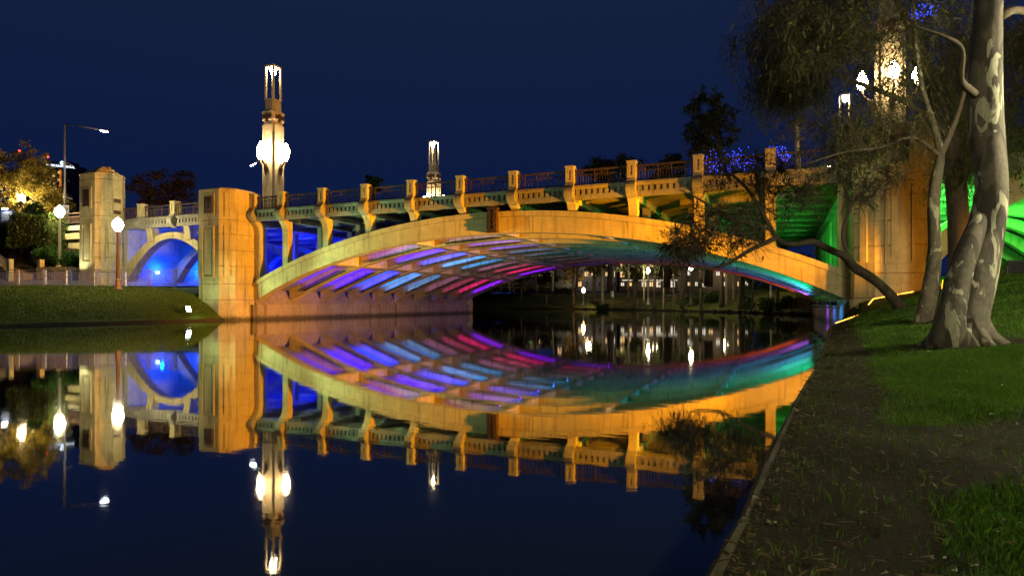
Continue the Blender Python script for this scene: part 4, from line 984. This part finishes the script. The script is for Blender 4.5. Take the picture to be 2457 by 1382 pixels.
# --- leaning tree over the water
tree('leaning_tree', 'small dark tree leaning far out over the water in front of the arch',
     [PP(2180,775,22.4,-.25), PP(2160,738,22.4), PP(2118,690,22.3), PP(2084,662,22.1), PP(2048,640,22), PP(2030,618,21.8), PP(1985,596,21.6), PP(1952,581,21.5), PP(1905,587,21.4), PP(1868,577,21.3), PP(1848,545,21.2)],
     [.26,.21,.165,.15,.15,.12,.105,.095,.10,.07], [(*P(1720,550,20.6), 1.9,1.3,.9, 44), (*P(1790,420,21), 1.5,1.4,1.2, 24), (*P(1640,590,20.4), 1.1,1.0,.35, 22), (*P(1900,470,21.2), 1.5,1.3,1.0, 20), (*P(2060,420,21.8), 1.4,1.2,1.2, 30)], 1000, .19, DARKB, LGUM, 5, sides=12, r0=.035, twigs=20, twiglen=.62, droop=.35, slim=.32, start=.55, lump=.09, tr=.011,
     extra=[([PP(1862,572,21.3), PP(1800,600,21), PP(1740,635,20.8), PP(1690,645,20.6), PP(1640,640,20.5)], [.09,.07,.05,.035,.015]),
            ([PP(1850,550,21.2), PP(1812,480,21.1), PP(1770,430,21), PP(1720,400,20.9)], [.08,.06,.045,.02]),
            ([PP(1846,550,21.2), PP(1750,520,20.9), PP(1680,480,20.7), PP(1630,455,20.5)], [.07,.05,.035,.015]),
            ([PP(2035,615,22), PP(2022,560,21.9), PP(2040,490,21.9), PP(2015,430,21.8)], [.07,.055,.04,.02]),
            ([PP(1840,540,21.2), PP(1815,430,21.2), PP(1820,370,21.3)], [.06,.045,.02])])
# --- trees behind the bridge
def simple(label, px, py, d, w, h, zbase, bark, leaf, seed, n=3500, size=.3, droop=.5, tgt=40, cat='tree', group='trees behind the bridge', twigs=6, slim=.5, bare=False):
    x, y, z = P(px, py, d); tr = [(x,y,zbase), (x+.1,y,zbase+(z-zbase)*.4), (x-.1,y+.1,z-h*.2), (x,y,z+h*.35)]
    r = .10+.018*(z-zbase)
    return tree('tree', label, tr, [r*1.2,r,r*.7,r*.2], [(x,y,z,w,w*.9,h,tgt)], 0 if bare else n, size, bark, leaf, seed, sides=8, r0=.05, twigs=twigs, twiglen=.28*w, droop=droop, slim=slim, group=group, start=.35, tr=.012 if not bare else .02)
simple('big tree at the left edge with street lamp yellow in its leaf colour', 38, 440, 62, 4.4, 4.2, 7.2, DARKB, LYEL, 41, 16000, .24, .9, 90)
simple('low branch laden yellow tree in front of the hotel', 128, 498, 66, 1.9, 1.5, 7.2, DARKB, LYEL, 42, 5000, .22, .9, 40)
simple('bright green leafed tree above the hedge', 95, 515, 61, 1.6, 1.1, 7.2, DARKB, LGRN, 43, 3500, .2, .5, 30)
simple('russet tree with bare tips behind the side span', 365, 455, 78, 2.9, 2.7, 7.2, PALEB, LRED, 44, 5200, .24, .4, 60)
simple('second russet tree right of the taller russet one', 432, 452, 82, 2.6, 2.5, 7.2, PALEB, LRED, 45, 4200, .24, .4, 55)
simple('small dark round tree beyond the parapet near the far tower', 893, 440, 110, 2.2, 1.6, 3, DARKB, LGRN, 46, 2500, .4, .3, 24)
simple('low dark tree mass beyond the middle of the parapet', 1465, 402, 95, 4.2, 1.7, 3, DARKB, LDARK, 47, 4000, .4, .3, 36)
simple('dark leafy tree behind the parapet with blue lights', 1700, 300, 70, 3.4, 3.6, 3, DARKB, LDARK, 48, 7000, .32, .5, 70)
simple('dark bushy tree low behind the parapet', 1600, 400, 75, 2.6, 1.6, 3, DARKB, LDARK, 49, 3500, .32, .5, 36)
simple('bare pale branched tree lit behind the parapet end', 1915, 300, 64, 2.6, 3.2, 7.4, PALEB, LDARK, 50, 0, .3, -.6, 70, twigs=7, bare=True)
simple('yellow lit leafy tree behind the right pylon', 2285, 330, 46, 3.6, 3.0, 5.0, DARKB, LGRN, 51, 9000, .24, .6, 70)
simple('dark tree behind the big gum at the right edge', 2440, 380, 50, 3.0, 3.5, 5.0, DARKB, LDARK, 52, 6000, .26, .6, 60)
# ================================================================== far bank seen under the arch
FSH = [(37.4,33.5),(35.5,38),(33,43),(29,50),(25,56),(18,65),(10,73),(0,81),(-12,87),(-30,91),(-60,94),(-140,97)]
fp = [np.array(q) for q in FSH]
def fnorm(i):
    d = fp[min(i+1,len(fp)-1)]-fp[max(i-1,0)]; d = d/np.linalg.norm(d); return np.array([-d[1], d[0]])*-1
rows = []
for k, (d, z) in enumerate(((0,.12),(.5,.3),(2,.7),(4,1.2),(7,2.0),(10,2.7),(13,3.2),(17,3.4),(22,3.5),(40,3.6),(90,3.8),(260,4.2))):
    rows.append([])
    for i in range(len(fp)):
        n = fnorm(i); q = fp[i]+n*d; rows[-1].append((q[0], q[1], z+.06*sin(i*2.3+k*1.9)))
FLAWN = ground_mat('far_bank_grass', ((.045,.062,.010),(.075,.095,.016),(.13,.13,.03)), (.08,.055,.018), 1.2, .55)
grid_mesh(rows, 'far_bank', FLAWN, 'grassy far river bank under the trees')
m = MB()
for (xa, ya), (xb, yb) in zip(FSH[:-1], FSH[1:]): m.add([(xa,ya,-1),(xb,yb,-1),(xb,yb,.2),(xa,ya,.2)], [(0,1,2,3)])
obj('far_bank_edge', m, plain('dark_bank_stone', (.03,.026,.02), .9, 0, .3, 3), kind='structure', label='dark stone edge of the far bank')
# dark stones along that edge
STN = plain('dark_edge_stone', (.025,.022,.018), .9, 0, .4, 4, .4); stn = None; random.seed(9); acc = 0
edge_stones = []
for (xa, ya), (xb, yb) in zip(FSH[:8], FSH[1:9]):
    ln_ = math.hypot(xb-xa, yb-ya); s = 0
    while s < ln_:
        q = (xa+(xb-xa)*s/ln_, ya+(yb-ya)*s/ln_)
        if stn is None: stn = obj('edge_stone', MB().lathe([(.2,-.1),(.42,.05),(.38,.25),(.15,.34)], (q[0],q[1],0), 7), STN, bpy.data.objects['far_bank_edge'])
        else: copy_at(stn, (q[0]+random.uniform(-.1,.1), q[1], -.1), bpy.data.objects['far_bank_edge'], random.uniform(0,6), (random.uniform(.8,1.3), random.uniform(.7,1.1), random.uniform(.7,1.1)))
        s += random.uniform(.9, 1.5)
def zfar(x, y):
    best = 1e9; q = np.array([x,y])
    for i in range(len(fp)-1):
        a, b = fp[i], fp[i+1]; tt = max(0, min(1, np.dot(q-a, b-a)/np.dot(b-a, b-a))); best = min(best, np.linalg.norm(q-(a+(b-a)*tt)))
    return float(np.interp(best, [0,.5,2,4,7,10,13,17,22,40,90], [.12,.3,.7,1.2,2.0,2.7,3.2,3.4,3.5,3.6,3.8]))
# trunks on the far bank: (photo x, foot y, depth, radius, lean, pale?)
FT = [(1222,716,104,.17,.4,1),(1258,700,106,.2,0,0),(1285,716,104,.22,.2,0),(1325,713,103,.15,-.5,1),(1372,722,100,.10,-1.6,0),(1383,694,108,.22,-.4,0),(1424,692,108,.16,0,0),(1446,690,108,.2,.2,1),(1470,712,100,.13,-.2,1),(1508,714,98,.12,0,0),(1520,694,104,.30,-.6,0),(1545,707,98,.16,0,1),(1570,698,100,.24,-.2,0),(1592,702,98,.16,-.1,1),(1616,704,96,.10,0,1),(1636,712,90,.22,.1,0),(1682,710,88,.24,.1,0),(1732,703,86,.28,0,0),(1744,692,88,.18,.1,1),(1760,690,90,.14,.1,1),(1780,706,80,.40,0,0),(1806,722,70,.09,0,1),(1866,724,66,.12,0,0)]
FTL = ['pale forked','dark straight','thick dark','pale slightly leaning','thin strongly leaning','dark leaning','slim straight','pale upright','thin pale','slender dark','stout dark leaning','pale grey','broad dark','pale yellowish','thin sapling like','tall dark','straight dark','thick brown','pale cream','slender cream','very stout dark','thin pale near bank','short brown']
for i, (px, py, d, r, ln_, pale) in enumerate(FT):
    x, y, z = P(px, py, d); z = zfar(x, y); h = 9+3*((i*37) % 10)/10
    rx, ry = cos(YAW), sin(YAW)
    tr = [(x,y,z-.2), (x+rx*ln_*-.35,y+ry*ln_*-.35,z+h*.3), (x-rx*ln_*.8,y-ry*ln_*.8,z+h*.65), (x-rx*ln_*1.2,y-ry*ln_*1.2,z+h)]
    tree('bank_tree', '%s tree trunk on the far bank, number %d from the violet rib' % (FTL[i], i+1), tr, [r*1.25,r,r*.8,r*.3], [(x-rx*ln_,y-ry*ln_,z+h*.72,2.2,2.0,h*.30,16)], 1100, .34, PALEB if pale else DARKB, LDARK, 100+i, sides=8, r0=.05, twigs=4, twiglen=.9, droop=.7, slim=.4, group='trees on the far bank', start=.4, tr=.014)
    bpy.data.objects[-1] if False else None
# bushes behind the rail fence
rg = np.random.default_rng(8)
for i, (px, py, d, w, h, lb) in enumerate(((1170,700,100,2.2,1.8,'dark bush at the foot of the violet rib'),(1215,690,112,2.2,1.3,'low green bush by the first pale trunk'),(1290,678,112,2.6,1.4,'dark bush behind the thick dark trunk'),(1350,690,108,2.4,1.3,'black looking bush left of the leaning trunk'),(1440,672,114,1.6,1.2,'round green bush behind the rail fence'),(1660,668,96,2.4,1.0,'wide green bush behind the rail fence'),(1705,672,94,2.6,1.2,'bright green bush beside the brown trunk'),(1840,700,70,2.4,1.2,'green bush under the right end of the arch'),(1900,712,62,1.8,1.0,'leafy bush low beside the right abutment'))):
    x, y, z = P(px, py, d); zb = zfar(x, y)
    t = thing('bush', (x, y, zb), lb, 'bush', 'bushes on the far bank'); cs = [(x+rg.normal()*w*.5, y+rg.normal()*w*.4, zb+h*.5+rg.normal()*h*.25, h*.55) for _ in range(14)]
    obj('foliage', leaf_cloud(cs, 1800, .26, rg), LGRN if i > 3 else LDARK, t); obj('stems', MB().tube([(x,y,zb-.2),(x,y,zb+h*.6)], .06, 5), TWIG, t)
# dry reeds lit orange at the abutment corner
x, y, z = P(1945, 735, 60); m = MB()
for k in range(160):
    a = (x+rg.normal()*.8, y+rg.normal()*.8); h = .5+rg.random()*.9; b_ = (a[0]+rg.normal()*.3, a[1]+rg.normal()*.3); zz = zfar(*a); m.bar((a[0],a[1],zz-.05), (b_[0],b_[1],zz+h), .02)
obj('reeds', m, plain('dry_reed', (.30,.20,.08), .8), kind='stuff', label='dry reeds glowing orange beside the far abutment')
# trees and hedges standing behind the far fence, the amber light put into some leaf colours
for i, (px, py, d, w, h, lf, lb) in enumerate(((1150,640,120,3.2,3.5,LDARK,'dark dense tree at the left end of the far bank'),(1250,655,124,2.6,2.0,LDARK,'low dark tree behind the far fence'),(1375,640,122,3.0,2.8,LYEL,'amber lit tree behind the far trunks'),(1425,632,124,2.6,2.6,LYEL,'second amber lit tree near the arch crown'),(1310,668,122,2.8,1.8,LDARK,'dark low tree by the shopfront'),(1520,650,124,2.2,2.2,LDARK,'dark tree behind the pale building'),(1600,650,118,2.0,2.0,LDARK,'slim dark tree left of the bushes'),(1830,660,100,3.6,2.8,LGRN,'green tree behind the right end of the far bank'),(1900,665,86,3.0,2.6,LGRN,'leafy green tree near the right abutment'),(1960,650,92,3.5,3.4,LDARK,'dark tree behind the right abutment'))):
    x, y, z = P(px, py, d); simple(lb, px, py, d, w, h, zfar(x, y), DARKB, lf, 300+i, 3600, .34, .5, 34, group='trees behind the far fence')
for i, (px, d, lb) in enumerate(((1400,118,'amber street lamp hidden among the far trees'),(1850,84,'warm lamp hidden among the trees by the right abutment'))):
    x, y, z = P(px, 660, d); globe_lamp(x, y, zfar(x, y), 3.2, lb, LAMPPOST, emit('amber_globe_%d' % i, (1.,.62,.2), 260 if i == 0 else 60), .24)
# distant wood closing the view
pc = []
for k in range(150):
    px = 700+k*12; x, y, z = P(px, 700, 205+rg.normal()*4); pc.append((x, y, 4+abs(rg.normal())*3.5, 3.2))
obj('treeline', leaf_cloud(pc, 26000, 1.0, rg), LDARK, kind='stuff', label='dark distant wood beyond the far bank')
# post and rail fence on the far bank
WOOD = plain('weathered_fence_wood', (.13,.10,.065), .85, 0, .3, 6, .3)
fl = [P(1175,700,108), P(1260,697,110), P(1350,694,110), P(1440,690,110), P(1530,688,108), P(1620,688,104), P(1700,686,98), P(1780,683,90)]
rf = thing('rail_fence', (fl[0][0], fl[0][1], zfar(fl[0][0], fl[0][1])), 'low timber post and rail fence along the far bank', 'fence')
ps = []
for a, b in zip(fl[:-1], fl[1:]):
    for k in range(3):
        x = a[0]+(b[0]-a[0])*k/3; y = a[1]+(b[1]-a[1])*k/3; ps.append((x, y, zfar(x, y)))
for i, p in enumerate(ps):
    obj('post', MB().box(p[0]-.09, p[0]+.09, p[1]-.09, p[1]+.09, p[2]-.2, p[2]+1.25), WOOD, rf)
    if i < len(ps)-1:
        q = ps[i+1]
        for h in (.55, 1.05): obj('rail', MB().bar((p[0],p[1],p[2]+h), (q[0],q[1],q[2]+h), .05, .11), WOOD, rf)
# globe lamps beyond
FGL = emit('far_globe_glow', (1.,.84,.48), 300)
for px, py, d, lb in ((1468,648,97,'small globe lamp on the far bank nearest the arch crown'),(1555,649,96,'small globe lamp on the far bank in the middle'),(1658,641,84,'small globe lamp on the far bank above the bushes')):
    x, y, z = P(px, py, d); zb = zfar(x, y); globe_lamp(x, y, zb, z-zb, lb, LAMPPOST, FGL, .22)
# lit buildings and street beyond the far bank
FAC = [plain('facade_%d' % i, c, .8, 0, .2, .6) for i, c in enumerate(((.07,.055,.04),(.05,.05,.06),(.08,.06,.045)))]
GL1 = emit('warm_shop_window', (1.,.60,.24), 1.1); GL2 = emit('white_shop_window', (1.,.86,.66), .9); GL3 = emit('red_neon', (1.,.08,.08), 1.6); GL4 = emit('green_neon', (.15,1.,.2), 2.0)
u2 = Vector((cos(YAW), sin(YAW), 0)); n2 = Vector((sin(YAW), -cos(YAW), 0)); random.seed(14)
for i, (x0, x1, yt, d, lb) in enumerate(((1195,1330,650,165,'low lit shopfront building beyond the leftmost far trunks'),(1335,1480,610,170,'amber lit building behind the far trees'),(1485,1640,600,175,'pale lit building behind the middle far trunks'),(1645,1800,625,160,'low building with lit doorways behind the bushes'))):
    a, b = Vector(P(x0, yt, d)), Vector(P(x1, 690, d)); c = (a+b)/2-n2*4; hw = (b-a).dot(u2)/2; hz = abs(a.z-b.z)/2+1
    t = thing('shop_building', (c.x, c.y, c.z-hz), lb, 'building', 'buildings beyond the far bank')
    obj('wall', MB().obox(c, u2*hw, n2*4, (0,0,hz)), FAC[i % 3], t)
    obj('roof', MB().obox(c+Vector((0,0,hz+.15)), u2*(hw+.4), n2*4.4, (0,0,.148)), FAC[1], t)
    nx = 9; rows_ = 3 if i in (1, 2) else 2
    for r in range(rows_):
        for k in range(nx):
            if random.random() < .22: continue
            mt = random.choice((GL1,GL1,GL2,WDRK,GL2 if i != 1 else GL1)); cc = c+n2*4.02+u2*(-hw+2*hw*(k+.5)/nx)+Vector((0,0,-hz+1.9+r*2.7))
            w = obj('window', MB().obox(cc, u2*hw/nx*random.uniform(.3,.6), n2*.03, (0,0,random.uniform(.4,.85))), mt, t)
            obj('mullion', MB().obox(cc+n2*.05, u2*.05, n2*.02, (0,0,.95)), FAC[1], w)
    if i in (0, 2):
        cc = c+n2*4.1+Vector((0,0,-hz+3.0)); obj('awning', MB().obox(cc, u2*hw*.9, n2*.5, (0,0,.12)), GL2 if i == 2 else GL3, t)
    light('POINT', c+n2*9+Vector((0,0,.5)), 1300 if i != 1 else 2200, (1,.8,.5), t, None, .8)
for px, py, d, mt, lb in ((1268,663,150,GL4,'green neon shop sign'),(1238,672,150,emit('blue_neon',(.1,.3,1.),3.),'blue neon shop sign')):
    x, y, z = P(px, py, d); t = thing('shop_sign', (x,y,z-.6), lb+' glowing between far trees', 'sign'); obj('panel', MB().obox((x,y,z), u2*.5, n2*.05, (0,0,.6)), mt, t); obj('post', MB().box(x-.05,x+.05,y+.1,y+.2,z-4,z+.4), BLACKP, t)

# ================================================================== foreground lawn: blades, litter
rg = np.random.default_rng(99)
def blades(n, ylo, yhi, xw, h, w):
    out_ = []
    while len(out_) < n:
        y = rg.uniform(ylo, yhi); xe = interp(RSH, y); x = xe+rg.random()*xw
        a = mask_grass(x, y)
        if rg.random() < max(.03, a): out_.append((x, y, zright(x, y)+wob(x, y)))
    p = np.array(out_); m = len(p); ang = rg.random(m)*2*pi; hh = h*(.45+.9*rg.random(m)); ln_ = rg.normal(size=(m,2))*.45
    dx = np.stack([np.cos(ang), np.sin(ang), np.zeros(m)], 1)*(w*(.6+.8*rg.random(m)))[:,None]
    mid = p+np.stack([ln_[:,0]*hh*.35, ln_[:,1]*hh*.35, hh*.6], 1); top = p+np.stack([ln_[:,0]*hh, ln_[:,1]*hh, hh*.95], 1); p0 = p-np.array([0,0,.015])
    v = np.stack([p0-dx, p0+dx, mid+dx*.7, top, mid-dx*.7], 1).reshape(-1,3); base = np.arange(m)*5
    return v, np.stack([base, base+1, base+2, base+3, base+4], 1)
GRASS = leafmat('lawn_grass_blades', (.038,.090,.007),(.070,.155,.013),(.12,.19,.03), .3)
for n, ya, yb, xw, h, w, lb in ((90000,-33.4,-28.5,3.6,.042,.0022,'short lawn grass nearest the camera'),(110000,-28.5,-22.5,6,.042,.0034,'short lawn grass in front of the big gum'),(80000,-22.5,-9,12,.05,.007,'short lawn grass around the gum trunks'),(30000,-9,-2.6,16,.06,.012,'lawn grass below the orange pylon')):
    obj('grass', blades(n, ya, yb, xw, h, w), GRASS, kind='stuff', label=lb)
# dead leaves, bark strips and twigs on the earth
LITT = leafmat('dead_gum_leaves', (.045,.032,.010),(.08,.058,.018),(.16,.12,.036), .1)
def litter(n, ylo, yhi, xw, size):
    y = rg.uniform(ylo, yhi, n); x = np.array([interp(RSH, q) for q in y])+.02+rg.random(n)**2.2*xw; z = np.array([zright(a, b)+wob(a, b) for a, b in zip(x, y)])+.012+rg.random(n)*.02
    p = np.stack([x,y,z], 1); ang = rg.random(n)*2*pi; s = size*np.minimum(1.9, np.exp(rg.normal(size=n)*.45)); ax = np.stack([np.cos(ang), np.sin(ang), rg.normal(size=n)*.12], 1); sd = np.stack([-np.sin(ang), np.cos(ang), rg.normal(size=n)*.35], 1)
    A_ = ax*s[:,None]; S_ = sd*(s*(.05+.09*rg.random(n)))[:,None]; bend = sd*(s*rg.normal(size=n)*.16)[:,None]; up = np.array([0,0,1])*(s*.05)[:,None]
    v = np.stack([p, p+A_*.33+S_+bend, p+A_*.7+S_*.8+bend+up, p+A_, p+A_*.7-S_*.8+bend+up, p+A_*.33-S_+bend], 1).reshape(-1,3)
    return v, np.arange(6*n).reshape(-1,6)
obj('fallen_leaves', litter(2400, -33.2, -27, 2.6, .040), LITT, kind='stuff', label='scattered dead gum leaves and bark strips on the near bank')
obj('fallen_leaves', litter(4200, -27, -6, 7, .06), LITT, kind='stuff', label='scattered dead leaves on the bank around the gum trunks')
# park lamp that lights the near bank from the right, outside the picture
PG = emit('park_globe_glow', (1.,.92,.58), 640)
globe_lamp(42.0, -21.0, zright(42,-21), 4.2, 'park lamp post with globe on the right bank', LAMPPOST, PG, .34)
PG = emit('park_globe_soft', (1.,.90,.50), 520)
globe_lamp(42.0, -33.6, zright(42,-33.6), 4.6, 'second park lamp post with globe on the right bank', LAMPPOST, PG, .34)
